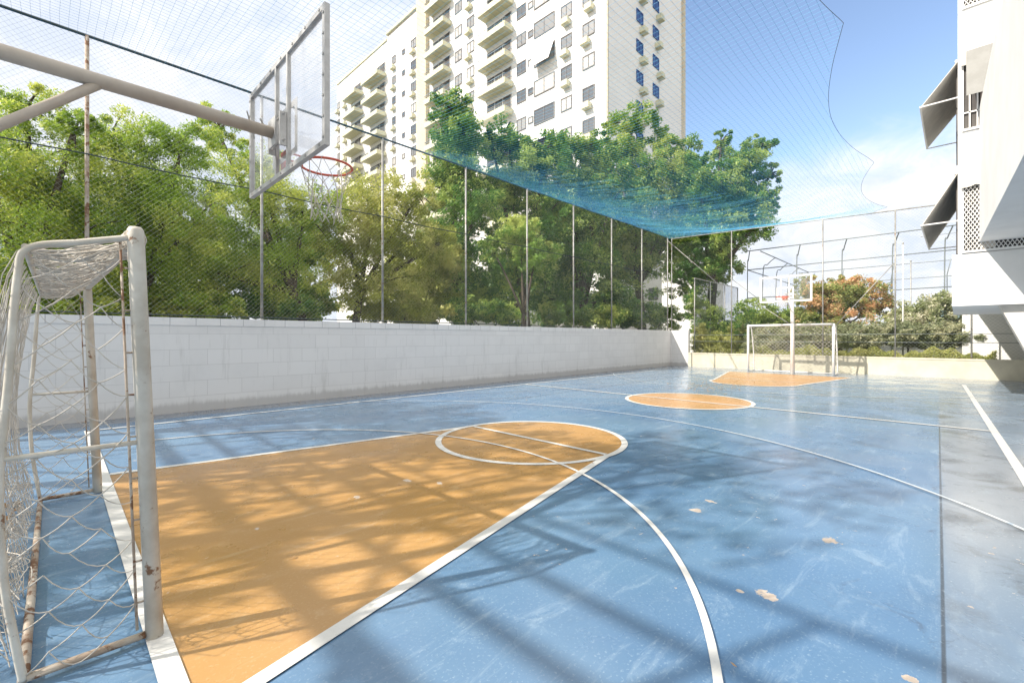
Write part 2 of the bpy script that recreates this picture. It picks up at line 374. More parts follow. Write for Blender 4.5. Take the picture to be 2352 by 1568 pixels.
# fallen leaves on the floor
def leafmesh(name, pts, size, asp, mat, parent=None, normals=None, flat=False, seed=1, origin=None, droop=0.0):
    rng = np.random.default_rng(seed); n = len(pts); pts = np.asarray(pts, float)
    if flat:
        nr = rng.normal(0, .15, (n, 3)); nr[:, 2] += 1
    else:
        nr = rng.normal(0, 1, (n, 3)); nr[:, 2] = np.abs(nr[:, 2]) + 0.35
    nr /= np.linalg.norm(nr, axis=1)[:, None]
    t = rng.normal(0, 1, (n, 3)); t[:, 2] -= droop; t -= (t * nr).sum(1)[:, None] * nr; t /= np.linalg.norm(t, axis=1)[:, None]
    b = np.cross(nr, t)
    s = size * rng.uniform(0.6, 1.35, n)[:, None]
    w = s * asp
    V = np.empty((n, 4, 3))
    V[:, 0] = pts - t * s * .5; V[:, 1] = pts + b * w * .5 - nr * w * .12; V[:, 2] = pts + t * s * .5 - nr * s * .12; V[:, 3] = pts - b * w * .5 - nr * w * .12
    o0 = Vector(origin) if origin is not None else (Vector(parent['_o']) if parent is not None else Vector((0,0,0)))
    V -= np.array(o0)
    me = bpy.data.meshes.new(name)
    me.vertices.add(n*4); me.vertices.foreach_set('co', V.ravel())
    me.loops.add(n*4); me.loops.foreach_set('vertex_index', np.arange(n*4, dtype=np.int32))
    me.polygons.add(n); me.polygons.foreach_set('loop_start', np.arange(0, n*4, 4, dtype=np.int32))
    me.polygons.foreach_set('loop_total', np.full(n, 4, dtype=np.int32))
    me.materials.append(mat); me.update(calc_edges=True)
    o = bpy.data.objects.new(name, me); col.objects.link(o)
    if parent is not None: o.parent = parent
    elif origin is not None: o.location = o0
    return o
rng = np.random.default_rng(3)
pp = []
for _ in range(420):
    x = rng.normal(1625, 42); y = rng.normal(886, 9)
    if y < 862: continue
    u, v = g(x, y); pp.append((u, v, 0.03))
o = leafmesh('fallen_leaves', pp, 0.05, 0.6, M['litter'], flat=True, seed=5)
tag(o, 'scatter of small dry leaves on the blue floor behind the centre circle', 'leaves', kind='stuff')

rng = np.random.default_rng(14)
a_ = np.stack([rng.uniform(.2, 22.8, 260), 10.84 - np.abs(rng.normal(0, .10, 260)) - .02, np.full(260, .018)], 1)
b_ = np.stack([rng.uniform(1, 20, 50), rng.uniform(-.3, 10.5, 50), np.full(50, .02)], 1)
o = leafmesh('leaf_litter', np.concatenate([a_, b_]), 0.038, 0.6, M['litter'], flat=True, seed=15)
tag(o, 'small dry leaves gathered along the foot of the left wall', 'leaves', kind='stuff')
rng = np.random.default_rng(4)
pl_ = np.stack([rng.uniform(-.75, -.22, 500), rng.uniform(2.9, 5.9, 500), rng.random(500)**2*.12 + .01], 1)
o = leafmesh('leaf_heap', pl_, 0.06, 0.6, M['litter'], seed=6)
tag(o, 'dry brown leaves heaped behind the back net of the near goal', 'leaves', kind='stuff')
# ------------------------------------------------------------------ left wall
w = thing('boundary_wall', (11, 10.9, 0), 'long white painted block wall along the left side of the court', 'wall')
mb = MB(); mb.box((-9, 10.86, -0.03), (23.0, 11.08, 1.72)); mb.box((23.0, 9.92, -0.03), (23.2, 11.08, 1.72)); mb.build('block_wall', M['block'], w)
mb = MB(); mb.box((-9, 10.845, 1.72), (22.985, 11.09, 1.87)); mb.box((22.985, 9.905, 1.72), (23.21, 11.09, 1.87)); mb.build('coping', M['tile'], w)
# far kerb
k = thing('low_planter_wall', (23.1, 4, 0), 'low cream painted planter wall across the far end of the court', 'wall')
mb = MB(); mb.box((23.0, -3.2, -0.03), (23.18, 9.918, 0.66)); mb.build('kerb_wall', M['kerb'], k)
mb = MB(); mb.box((22.98, -3.2, 0.66), (23.22, 9.9, 0.72)); mb.build('coping', M['kerb'], k)
mb = MB(); mb.box((23.18, -3.2, -0.05), (29.0, 12.0, 0.55)); structure(mb.build('planting_bed', M['soil']))

# ------------------------------------------------------------------ fences
def diamonds(mb, p0, eu, L, z0, z1, s, r, off, nseg=1):
    """two families of diagonal strands on a vertical panel; p0 start, eu unit direction"""
    Hh = z1 - z0; d = s * math.sqrt(2)
    for fam in (1, -1):
        a = -Hh
        while a < L:
            lo, hi = (a, a + Hh)
            t0, t1 = max(lo, 0), min(hi, L)
            if t1 - t0 > 0.02:
                za, zb = (t0 - lo), (t1 - lo)
                if fam < 0: za, zb = Hh - za, Hh - zb
                pa = p0 + eu * t0 + Vector((0, 0, z0 + za)); pb = p0 + eu * t1 + Vector((0, 0, z0 + zb))
                o_ = Vector((-eu.y, eu.x, 0)) * (off + fam * r * 1.1)
                nn = max(1, int((t1 - t0)/.45)); q0, q1 = pa + o_, pb + o_
                mb.tube([q0.lerp(q1, i_/nn) for i_ in range(nn+1)], r, 3, cap=False)
            a += d
def side_fence():
    f = thing('court_fence', (11, 10.97, 1.87), 'tall wire mesh fence on grey posts standing on the white block wall', 'fence')
    y = 10.97; zt = 6.82; z0 = 1.87
    us = [-8.1, -5.3, -2.45, 0.38, 3.2, 6.15, 9.03, 11.86, 14.6, 17.4, 20.1, 22.85]
    for i, u in enumerate(us):
        mb = MB(); lean = 0.0
        mb.tube([(u, y, z0), (u + lean, y, zt)], 0.03 if i != 3 else 0.032, 10)
        p = mb.build('post', M['rusty'] if i in (3,) else M['galv'], f, True)
        if i == 3: p['label'] = 'rust streaked post'
    mb = MB(); mb.tube([(us[0], y, zt), (us[-1], y, zt)], 0.026, 8); mb.build('top_rail', M['dark_wire'], f, True)
    mb = MB(); 
    for zz in (4.72,):
        pts = []
        for a, b in zip(us[:-1], us[1:]):
            for t in range(4): pts.append((a + (b-a)*t/4, y - .035, zz - 0.03*math.sin(math.pi*t/4)))
        mb.tube(pts, 0.012, 6)
    mb.build('tension_wire', M['dark_wire'], f, True)
    mb = MB(); mb.tube([(us[0], y - .03, z0 + 0.05), (22.85, y - .03, z0 + 0.05)], 0.014, 6); mb.build('bottom_rail', M['dark_wire'], f, True)
    mb = MB(); diamonds(mb, Vector((-3.0, y, 0)), Vector((1, 0, 0)), 25.85, z0 + 0.05, zt, 0.066, 0.0014, 0.04); mb.build('wire_mesh', M['fence_mesh'], f)
side_fence()
def end_fence():
    x = 23.08
    f = thing('court_fence', (x, 4, 0.72), 'tall wire mesh fence on thin posts across the far end above the cream planter wall', 'fence')
    vs = [10.85, 7.82, 4.11, 1.74, -0.35, -2.9]
    zt = lambda v: 6.42 + (v - 0.5) * 0.032
    for v in vs:
        mb = MB(); mb.tube([(x, v, 0.72), (x, v, zt(v))], 0.026, 8); mb.build('post', M['galv'], f, True)
    mb = MB(); mb.tube([(x, 10.85, zt(10.85)), (x, -2.9, zt(-2.9))], 0.024, 8); mb.build('top_rail', M['galv'], f, True)
    for zz in (1.30, 1.62, 5.3):
        mb = MB(); mb.tube([(x-.03, 9.85 if zz < 2 else 1.0, zz), (x-.03, -2.9, zz)], 0.010, 6); mb.build('rail', M['grey_wire'], f, True)
    # braces of the far end
    for a, b in (((1534, 553), (1645, 648)), ((1680, 640), (1760, 700)), ((2058, 600), (1915, 752)), ((1740, 697), (1835, 757))):
        va, za = onu(*a, x + .05); vb, zb = onu(*b, x + .05)
        mb = MB(); mb.tube([(x + .05, va, za), (x + .05, vb, zb)], 0.018, 6); mb.build('brace', M['galv'], f, True)
    mb = MB(); diamonds(mb, Vector((x, 10.85, 0)), Vector((0, -1, 0)), 13.7, 0.74, 6.5, 0.085, 0.0018, 0.04); mb.build('wire_mesh', M['fence_mesh'], f)
end_fence()
# unseen fence behind the camera end, rails placed to shade the near floor
def unseen_back_fence():
    x = -5.0
    f = thing('court_fence', (x, 4, 0), 'tall unseen fence well behind the near goal, its stout rails set to shade the near floor', 'fence')
    for v in (13.5, 10.2, 7.1, 3.8, 0.6):
        mb = MB(); mb.tube([(x, v, 0), (x, v, 6.6)], 0.035, 8); mb.build('post', M['galv'], f, True)
    for zz, r in ((5.08, 0.075), (5.57, 0.045), (6.02, 0.04), (6.6, 0.03)):
        mb = MB(); mb.tube([(x, 13.5, zz), (x, 0.6, zz)], r, 8); mb.build('rail', M['galv'], f, True)
    for a, b in (((10.2, 3.0), (7.1, 6.4)), ((7.1, 6.4), (3.8, 4.6))):
        mb = MB(); mb.tube([(x+.05, a[0], a[1]), (x+.05, b[0], b[1])], 0.03, 8); mb.build('brace', M['galv'], f, True)
unseen_back_fence()

# ------------------------------------------------------------------ roof net
def roof_net():
    f = thing('overhead_net', (10, 6, 6.6), 'blue green cord net stretched overhead from the left fence across the court', 'net')
    U_0, U_1 = -1.5, 23.05
    att = [(-1.5, 1.0), (2.2, 1.1), (5.4, 1.15), (8.46, 1.24), (15.8, 1.63), (21.9, 1.86), (23.05, 2.4)]
    def edge(u):
        for (a, va), (b, vb) in zip(att[:-1], att[1:]):
            if a <= u <= b:
                t = (u - a)/(b - a); return va + (vb - va)*t + min(0.085*(b-a), .55) * math.sin(math.pi*t)
        return 2.4
    def zz(u, v):
        e = edge(u); t = min(1, max(0, (v - e)/(10.95 - e)))
        top = 6.30 + (6.78 - 6.30) * t
        ue = max(0, min(1, (u + 1.5)/24.55))
        if v > 2: top = max(top, top)
        sag = (0.36 + .30*min(1, max(0, (u - 8)/8))) * math.sin(math.pi * t) * (math.sin(math.pi * ue) ** 0.5 if 0 < ue < 1 else 0)
        end = max(0, (u - 21.0)/2.05)
        return (top - sag) * (1 - end) + end * (6.42 + (v - 0.5)*0.032) + 0.02 * noise.noise(Vector((u*1.3, v*1.3, 0)))
    s = 0.11; r = 0.0016
    mb = MB()
    v = 1.0
    while v < 10.95:
        pts = []; u = U_0
        while u <= U_1 + .01:
            if v >= edge(u) - 0.01: pts.append((u, v + 0.02*noise.noise(Vector((u, v*.8, 3))), zz(u, v)))
            elif len(pts) > 1: mb.tube(pts, r, 3, cap=False); pts = []
            else: pts = []
            u += 0.6
        if len(pts) > 1: mb.tube(pts, r, 3, cap=False)
        v += s
    u = U_0
    while u <= U_1:
        e = edge(u); k = 18
        pts = [(u + 0.02*noise.noise(Vector((u*.8, v_, 7))), v_, zz(u, v_)) for v_ in [e + (10.95 - e)*i/k for i in range(k+1)]]
        mb.tube(pts, r, 3, cap=False); u += s
    # a second length of net is lapped over the first towards the far left corner
    rl = random.Random(12); v = 4.6
    while v < 10.95:
        pts = []; u = 7.0 + 1.1*(10.95 - v) + rl.uniform(0, 3.5)
        while u <= U_1 + .01:
            pts.append((u, v + 0.04*noise.noise(Vector((u*.7, v*.8, 13))), zz(u, v) + .03 + .05*noise.noise(Vector((u*.5, v*.5, 5))))); u += 0.5
        if len(pts) > 1: mb.tube(pts, r, 3, cap=False)
        v += .085 + max(0, 8.6 - v)*.055
    u = 7.5
    while u <= U_1:
        v0 = max(3.8, 10.95 - 6.5*min(1, (u - 7.5)/9.0)*rl.random()**.6 - .8); k = 12
        pts = [(u + 0.04*noise.noise(Vector((u*.8, v_, 17))), v_, zz(u, v_) + .03 + .05*noise.noise(Vector((u*.5, v_*.5, 5)))) for v_ in [v0 + (10.95 - v0)*i/k for i in range(k+1)]]
        if 10.95 - v0 > .1: mb.tube(pts, r, 3, cap=False)
        u += .085
    mb.build('cord_mesh', M['net_blue'], f)
    mb = MB(); mb.tube([(u_, edge(u_), zz(u_, edge(u_))) for u_ in [U_0 + (U_1-U_0)*i/160 for i in range(161)]], 0.004, 6)
    mb.build('edge_rope', M['dark_wire'], f, True)
roof_net()

# ------------------------------------------------------------------ goals
def catmull(P, n=8):
    P = [Vector(p) for p in P]; out = []
    for i in range(len(P)-1):
        p0 = P[max(i-1, 0)]; p1 = P[i]; p2 = P[i+1]; p3 = P[min(i+2, len(P)-1)]
        for k in range(n):
            t = k/n
            out.append(0.5*((2*p1) + (p2-p0)*t + (2*p0-5*p1+4*p2-p3)*t*t + (-p0+3*p1-3*p2+p3)*t*t*t))
    out.append(P[-1]); return out
def near_goal():
    G = thing('football_goal', (0.3, 4.28, 0), 'weathered white football goal with torn cord net, standing close on the left', 'goal', 'football goals')
    ya, yb = 2.8, 5.8; x = 0.31; zt = 1.97
    for y in (ya, yb):
        mb = MB(); mb.tube([(x, y, 0.012), (x, y, zt - .02), (x, y, zt + 0.015), (x, y, zt + .03)], [0.035, 0.035, 0.034, 0.024], 20); mb.build('goal_post', M['white_paint'], G, True)
        mb = MB(); mb.tube([(x - .035, y, 0.035), (-0.09, y, 0.035)], 0.017, 12); mb.build('ground_rail', M['rusty'], G, True)
        c = catmull([(x - .03, y, 1.945), (0.1, y, 1.90), (-0.08, y, 1.85), (-0.115, y, 1.72), (-0.14, y, 1.3), (-0.165, y, 0.9), (-0.155, y, 0.5), (-0.12, y, 0.18), (-0.10, y, 0.03)])
        mb = MB(); mb.tube(c, 0.0145, 10); mb.build('side_hoop', M['white_paint'], G, True)
        mb = MB(); mb.tube([(-0.16, y, 0.97), (x - .03, y, 0.97)], 0.0115, 8); mb.build('cross_stay', M['white_paint'], G, True)
        # thin net rail beside the post
        mb = MB(); mb.tube([(x - .062, y, 0.07), (x - .062, y, 1.93)], 0.006, 6)
        for i in range(9): mb.tube([(x - .062, y, 0.2 + .2*i), (x - .03, y, 0.2 + .2*i)], 0.005, 5)
        mb.build('net_rail', M['rusty'], G, True)
    mb = MB(); mb.tube([(x, ya, 1.95), (x, yb, 1.95)], 0.033, 16, cap=False); mb.build('crossbar', M['white_paint'], G, True)
    mb = MB(); mb.tube([(-0.09, ya, 1.855), (-0.09, yb, 1.855)], 0.0145, 10); mb.build('back_bar', M['white_paint'], G, True)
    mb = MB(); mb.tube([(-0.10, ya, 0.03), (-0.10, yb, 0.03)], 0.018, 10); mb.build('back_ground_rail', M['rusty'], G, True)
    # side nets: irregular diamond mesh with sagging cords
    def backx(z):
        pts = [(0.03, -.10), (0.18, -.12), (0.5, -.155), (0.9, -.165), (1.3, -.14), (1.72, -.115), (1.9, -.07)]
        for (a, xa), (b, xb) in zip(pts[:-1], pts[1:]):
            if a <= z <= b: return xa + (xb-xa)*(z-a)/(b-a)
        return -.1
    rr = random.Random(4)
    for y, sd in ((ya, 1), (yb, 2)):
        mb = MB(); nodes = {}
        cw, chh = 0.115, 0.165
        rows = int(1.85/(chh/2)); cols_ = 5
        for i in range(rows+1):
            z = 0.05 + i*chh/2
            for j in range(cols_):
                if (i + j) % 2: continue
                t = j/(cols_-1)
                bx = backx(z); xx = bx + (x - .062 - bx)*t
                jit = 0.012 if 0 < j < cols_-1 else 0.002
                nodes[(i, j)] = Vector((xx + rr.uniform(-jit, jit), y - 0.0 + rr.uniform(-.012, .012) - 0.015*math.sin(math.pi*t), z + rr.uniform(-.02, .02) - 0.03*t))
        for (i, j), p in nodes.items():
            for dj in (1, -1):
                q_ = nodes.get((i+1, j+dj))
                if q_ is None or (sd == 1 and rr.random() < 0.035): continue
                sag = 0.004 + (0.022 if dj < 0 else 0.004) * (1.2 - p.z/2)
                mid = [p.lerp(q_, t) + Vector((0, 0, -sag*4*t*(1-t))) for t in (0, .25, .5, .75, 1)]
                mb.tube(mid, 0.0029 if dj > 0 else 0.0025, 5, cap=False)
        mb.build('side_net', M['cord'], G, True)
    # roof net: slack folds running from the crossbar to the back bar
    mb = MB()
    for i in range(230):
        yy = ya + (yb - ya)*rr.random(); z_ = rr.uniform(-.075, .02); n = 12; ph = rr.uniform(0, 6); am = rr.uniform(.004, .03)
        f0, f1 = rr.uniform(0, .12), rr.uniform(.88, 1)
        pts = []
        for k in range(n+1):
            t = f0 + (f1 - f0)*k/n
            pts.append((-0.085 + .37*t, yy + am*math.sin(ph + t*7) + rr.uniform(-.004, .004), 1.855 + .085*t + z_*math.sin(math.pi*(.12 + .76*t)) + am*.5*math.sin(ph*2 + t*9)))
        mb.tube(pts, rr.uniform(.0016, .0042), 4, cap=False)
    for yy in (2.95, 3.35, 3.9, 4.5, 5.1, 5.6):
        for i in range(9):
            n = 14; ph = rr.uniform(0, 6)
            mb.tube([(-0.085 + .38*k/n, yy + .022*math.sin(ph + k*.6), 1.86 + .085*k/n - .05*math.sin(math.pi*k/n) + .02*math.cos(ph + k*.7)) for k in range(n+1)], .0035, 4, cap=False)
    mb.build('roof_net', M['cord'], G, True)
    # cord lashings where the crossbar meets the near post
    mb = MB()
    for i in range(26):
        yy = ya + .05 + i*.019 + rr.uniform(-.01, .01); rad = .043 + rr.uniform(0, .005)
        tl = rr.uniform(-.02, .02)
        mb.tube([(x + rad*math.cos(a), yy + tl*math.sin(a), 1.95 + rad*math.sin(a)) for a in [2*math.pi*k/12 for k in range(12)]], .0028, 4, closed=True)
    for i in range(0):
        z = 0.1 + i*.105 + rr.uniform(-.02, .02); rad = .045
        mb.tube([(x + rad*math.cos(a), ya + rad*math.sin(a), z + .02*math.sin(a + 1)) for a in [math.pi*.75 + math.pi*1.0*k/8 for k in range(9)]], .0022, 4)
    mb.build('cord_lashing', M['cord'], G, True)
    # back net: slack, heaped at the bottom
    mb = MB()
    for i in range(60):
        yy = ya + 3.0*i/59; n = 16; ph = rr.uniform(0, 6); zig = .045*(1 if i % 2 else -1)
        pts = []
        for k in range(n+1):
            z = 1.84 - 1.74*k/n
            pts.append((backx(z) - .03 - .05*math.sin(math.pi*k/n) + rr.uniform(-.006, .006), yy + zig*(1 if k % 2 else -1) + rr.uniform(-.006, .006), z))
        mb.tube(pts, .0021, 4, cap=False)
    for i in range(60):
        yy = ya + .1 + 2.8*rr.random(); c = Vector((-.2 + rr.uniform(-.07, .06), yy, .04 + rr.random()**2*.55))
        pts = [c + Vector((rr.uniform(-.08, .06), rr.uniform(-.16, .16), rr.uniform(-.05, .09))) for _ in range(6)]
        mb.tube(catmull(pts, 4), .0023, 4, cap=False)
    mb.build('back_net', M['cord'], G, True)
    # the old goal stands a little askew: front leans back, far post set back
    o0 = Vector(G['_o'])
    for ch in G.children:
        for v in ch.data.vertices:
            w_ = max(0.0, min(1.0, (v.co.x + o0.x + .12)/.42))
            v.co.x += w_*(.03 - .075*(v.co.z/1.98) - .022*(v.co.y + o0.y - 2.8))
near_goal()

def far_goal():
    x = 21.15; ya, yb = 3.42, 6.48
    G = thing('football_goal', (x, (ya+yb)/2, 0), 'bright white football goal at the far end before the cream planter wall', 'goal', 'football goals')
    for y in (ya, yb):
        mb = MB(); mb.tube([(x, y, 0.012), (x, y, 2.03)], 0.048, 14); mb.build('goal_post', M['white_clean'], G, True)
        c = catmull([(x, y, 2.0), (x + .3, y, 1.97), (x + .45, y, 1.85), (x + .7, y, 1.0), (x + .85, y, .04)])
        mb = MB(); mb.tube(c, 0.025, 8); mb.build('side_hoop', M['white_clean'], G, True)
        mb = MB(); mb.tube([(x, y, .03), (x + .85, y, .03)], 0.022, 8); mb.build('ground_rail', M['white_clean'], G, True)
    mb = MB(); mb.tube([(x, ya, 2.0), (x, yb, 2.0)], 0.048, 14); mb.build('crossbar', M['white_clean'], G, True)
    mb = MB(); mb.tube([(x + .85, ya, .04), (x + .85, yb, .04)], 0.022, 8); mb.build('back_ground_rail', M['white_clean'], G, True)
    mb = MB()
    s = .15
    def bx(z):
        return x + .85 - max(0, (z - .04))*.19 - (.0 if z < 1.85 else .1)
    W = yb - ya; Hh = 1.9
    for fam in (1, -1):
        a = -Hh
        while a < W:
            t0, t1 = max(a, 0), min(a + Hh, W); pts = []
            for k in range(7):
                t = t0 + (t1-t0)*k/6; z = t - a
                if fam < 0: z = Hh - z
                pts.append((bx(z + .04) + .01*math.sin(t*9), ya + t, z + .05))
            mb.tube(pts, .0055, 4, cap=False); a += s
    for y in (ya, yb):
        for i in range(12):
            z = .1 + i*.16; mb.tube([(x, y, z), (bx(z + .08), y, z + .08)], .004, 4, cap=False)
            mb.tube([(x, y, z + .16), (bx(z), y, z)], .004, 4, cap=False)
    for i in range(20):
        yy = ya + W*(i+.5)/20; mb.tube([(x, yy, 2.0), (x + .5, yy, 1.88)], .004, 4, cap=False)
    mb.build('goal_net', M['cord'], G, True)
far_goal()

# ------------------------------------------------------------------ basketball hoops
def ring_net(cx, cy, z, r, drop, mb, n=12, seed=1, tatter=.0):
    rr = random.Random(seed)
    lv = 6
    def P(i, l):
        rad = r*(1 - .42*min(1, l/3.5)) ; a = 2*math.pi*(i + .5*(l % 2))/n
        return Vector((cx + rad*math.cos(a), cy + rad*math.sin(a), z - drop*l/lv)) + Vector((rr.uniform(-1,1), rr.uniform(-1,1), rr.uniform(-1,1)))*tatter
    nodes = {(i, l): P(i, l) for i in range(n) for l in range(lv+1)}
    for l in range(lv):
        for i in range(n):
            for j in ((i, i-1) if l % 2 == 0 else (i, i+1)):
                if rr.random() < tatter*7: continue
                mb.tube([nodes[(i, l)], nodes[(j % n, l+1)]], .0032, 4, cap=False)
    return mb
def hoop(x, yc, d, label, near):
    """d = direction the board faces (+1 along x)"""
    G = thing('basketball_hoop', (x - d*1.6, yc, 0), label, 'hoop', 'basketball hoops')
    zb, zt2, hw = 2.87, 3.90, 0.90
    fm = M['alu'] if near else M['white_clean']
    x0, x1 = x - .02, x + .02
    mb = MB()
    t = .04
    mb.box((x0, yc-hw, zb), (x1, yc-hw+t, zt2)); mb.box((x0, yc+hw-t, zb), (x1, yc+hw, zt2))
    mb.box((x0, yc-hw+t, zb), (x1, yc+hw-t, zb+t)); mb.box((x0, yc-hw+t, zt2-t), (x1, yc+hw-t, zt2))
    for s in (-1, 1): mb.box((x0, yc+s*.14-.016, zb+t), (x0+.03, yc+s*.14+.016, zt2-t))
    for i in range(7):
        for s in (-1, 1):
            for (yy, zz_) in ((yc+s*(hw-.02), zb+.06+i*.15), (yc+(i-3)*.27, zt2-.02 if s > 0 else zb+.02)):
                mb.box((x0-.008*1, yy-.008, zz_-.008), (x0-.001, yy+.008, zz_+.008))
    board = mb.build('backboard', fm, G)
    mb = MB(); mb.box((x-.004, yc-hw+t, zb+t), (x+.006, yc+hw-t, zt2-t)); p = mb.build('glass_panel', M['glass'], board); 
    lx = x + d*.0095
    mb = MB()
    def fr(y0, y1, z0, z1, w_):
        a, b = sorted((lx - .002, lx + .002))
        mb.box((a, y0, z0), (b, y0+w_, z1)); mb.box((a, y1-w_, z0), (b, y1, z1)); mb.box((a, y0+w_, z0), (b, y1-w_, z0+w_)); mb.box((a, y0+w_, z1-w_), (b, y1-w_, z1))
    fr(yc-.295, yc+.295, 3.0, 3.45, .05)
    if not near: fr(yc-hw+t, yc+hw-t, zb+t, zt2-t, .03)
    mb.build('target_square', M['white_clean'] if not near else M['alu'], board)
    # ring
    rc = x + d*(.15 + .225); zr = 3.05
    mb = MB(); mb.tube([(rc + .225*math.cos(a), yc + .225*math.sin(a), zr) for a in [2*math.pi*i/48 for i in range(48)]], .011, 10, closed=True)
    for s in (-1, 1): mb.tube([(x + d*.03, yc + s*.09, zr - .0), (x + d*.17, yc + s*.075, zr)], .009, 8)
    mb.box((x + d*.012, yc-.10, zr-.10), (x + d*.022, yc+.10, zr+.045))
    mb.tube([(x + d*.03, yc-.07, zr-.09), (x + d*.2, yc-.10, zr-.005)], .007, 6); mb.tube([(x + d*.03, yc+.07, zr-.09), (x + d*.2, yc+.10, zr-.005)], .007, 6)
    rim = mb.build('rim', M['red'], G, True)
    mb = MB(); ring_net(rc, yc, zr, .225, .50 if near else .4, mb, seed=3, tatter=.018 if near else .008); mb.build('net', M['cord'], rim, True)
    return G
G = hoop(1.38, 4.15, 1, 'large basketball hoop with clear board on a thick beige arm, overhead at left', True)
mb = MB()
arm_end = (1.30, 4.15, 3.215)
mb.tube([(-1.9, 4.15, 3.215), arm_end], .048, 20); mb.build('arm', M['pipe'], G, True)
mb = MB(); mb.tube([(-1.9, 4.15, 1.15), (-0.25, 4.15, 2.76), (0.20, 4.15, 3.19)], .030, 14); mb.build('strut', M['pipe'], G, True)
mb = MB(); mb.tube([(-1.9, 4.15, 0.0), (-1.9, 4.15, 3.34)], .06, 16); mb.build('post', M['pipe'], G, True)
mb = MB()
mb.box((1.29, 4.07, 3.10), (1.302, 4.23, 3.34)); mb.box((1.303, 4.0, 3.08), (1.357, 4.022, 3.36)); mb.box((1.303, 4.278, 3.08), (1.357, 4.30, 3.36))
for z in (3.12, 3.34): mb.tube([(1.33, 3.95, z), (1.33, 4.35, z)], .008, 6)
mb.tube([(1.2, 4.15, 3.30), (1.35, 4.55, 3.42)], .008, 6); mb.tube([(1.1, 4.15, 3.33), (1.35, 4.85, 3.40)], .006, 6)
mb.build('bracket', M['alu'], G)

xf = 21.0 
G = hoop(xf - 1.0, 4.79, -1, 'far basketball hoop with clear board on a white post at the far goal', False)
mb = MB(); mb.tube([(xf, 4.77, 0), (xf, 4.77, 2.0), (xf, 4.79, 3.3)], [.085, .07, .06], 16); mb.build('post', M['white_clean'], G, True)
mb = MB(); mb.tube([(xf, 4.78, 3.15), (xf - .97, 4.79, 3.2)], .035, 10); mb.tube([(xf, 4.78, 2.5), (xf - .97, 4.79, 3.05)], .02, 8); mb.build('arm', M['white_clean'], G, True)

# ------------------------------------------------------------------ trees and shrubs
def crown_pts(ells, n, seed, sub=42, tight=.24, inner=.25):
    sub = int(sub*1.9); tight *= 1.08; inner += .1
    rng = np.random.default_rng(seed); out = []
    vol = np.array([a[1][0]*a[1][2] for a in ells]); vol = vol/vol.sum(); tips = []
    for (c, rad), f in zip(ells, vol):
        k = max(6, int(sub*len(ells)*f)); m = int(n*f)
        d = rng.normal(0, 1, (k, 3)); d /= np.linalg.norm(d, axis=1)[:, None]
        rr = np.where(rng.random(k) < inner, rng.uniform(.1, .6, k), rng.uniform(.62, 1.05, k))
        cs = np.array(c) + d*rr[:, None]*np.array(rad)
        sz = rng.uniform(.55, 1.3, k)*tight*(rad[0]+rad[2])/2
        idx = rng.integers(0, k, m)
        q_ = rng.normal(0, 1, (m, 3)); q_ /= np.linalg.norm(q_, axis=1)[:, None]
        q_ *= (rng.random(m)**.5)[:, None]
        q_[:, 2] *= .8
        out.append(cs[idx] + q_*sz[idx][:, None]); tips.append(cs)
    return np.concatenate(out), tips
def tree(name, label, cat, group, px, Z, blobs, mat, n, size, asp=.45, seed=0, trunk_r=.14, lean=0.0, droop=0.0, tight=.24, sub=42, base=-0.05, branch=True, depthf=1.0, inner=.25, stems=1):
    """px, Z place the trunk; blobs are (x, y, rx, ry[, dZ]) in photo pixels, turned into real ellipsoids at that distance"""
    ells = []
    for b in blobs:
        dz = b[4] if len(b) > 4 else 0.0; ZZ = Z + dz
        c = dep(b[0], b[1], ZZ); k_ = ZZ/F
        ells.append((c, (b[2]*k_*depthf, b[2]*k_*depthf, b[3]*k_)))
    bp = dep(px, HY, Z); root = (bp.x, bp.y, base)
    T = thing(name, root, label, cat, group)
    n = int(n*1.6); size *= 1.08
    pts, tips = crown_pts(ells, n, seed, sub, tight, inner)
    pts = pts[pts[:, 2] > base + .1]
    rr = random.Random(seed)
    # keep foliage clear of the court
    keep = ~((pts[:, 1] < 11.3) & (pts[:, 0] < 23.3) & (pts[:, 0] > -.5))
    pts = pts[keep]
    leafmesh('crown', pts, size, asp, mat, T, seed=seed + 50, droop=droop)
    mb = MB(); b0 = Vector(root)
    big = max(ells, key=lambda e: e[1][0]*e[1][2])[0]
    fork = b0.lerp(Vector((big.x, big.y, big.z)), .45); fork.z = max(base + .6, big.z*.5)
    for s_ in range(stems):
        o_ = Vector((rr.uniform(-.3, .3), rr.uniform(-.3, .3), 0))*(1 if stems > 1 else 0)
        mid = b0.lerp(fork, .5) + Vector((rr.uniform(-.2, .2), rr.uniform(-.2, .2), 0))*trunk_r*6
        mb.tube(catmull([b0 + o_, mid + o_, fork + o_*2], 5), [trunk_r*(1.15 - .35*i/10) for i in range(11)], 10)
    for (c, rad), tp in zip(ells, tips):
        c = Vector(c); m1 = fork.lerp(c, .5) + Vector((rr.uniform(-.3, .3), rr.uniform(-.3, .3), rr.uniform(-.1, .3)))*rad[0]*.3
        cv = catmull([fork, m1, c], 4); mb.tube(cv, [trunk_r*(.65 - .4*i/8) for i in range(9)], 7)
        for t in tp[:9]:
            t = Vector(t); m2 = c.lerp(t, .5) + Vector((0, 0, rad[2]*.12))
            mb.tube([c, m2, t], [trunk_r*.24, trunk_r*.14, trunk_r*.04], 5, cap=False)
    if branch: mb.build('trunk', M['bark'], T, True)
    return T
GL = 'trees behind the left wall'
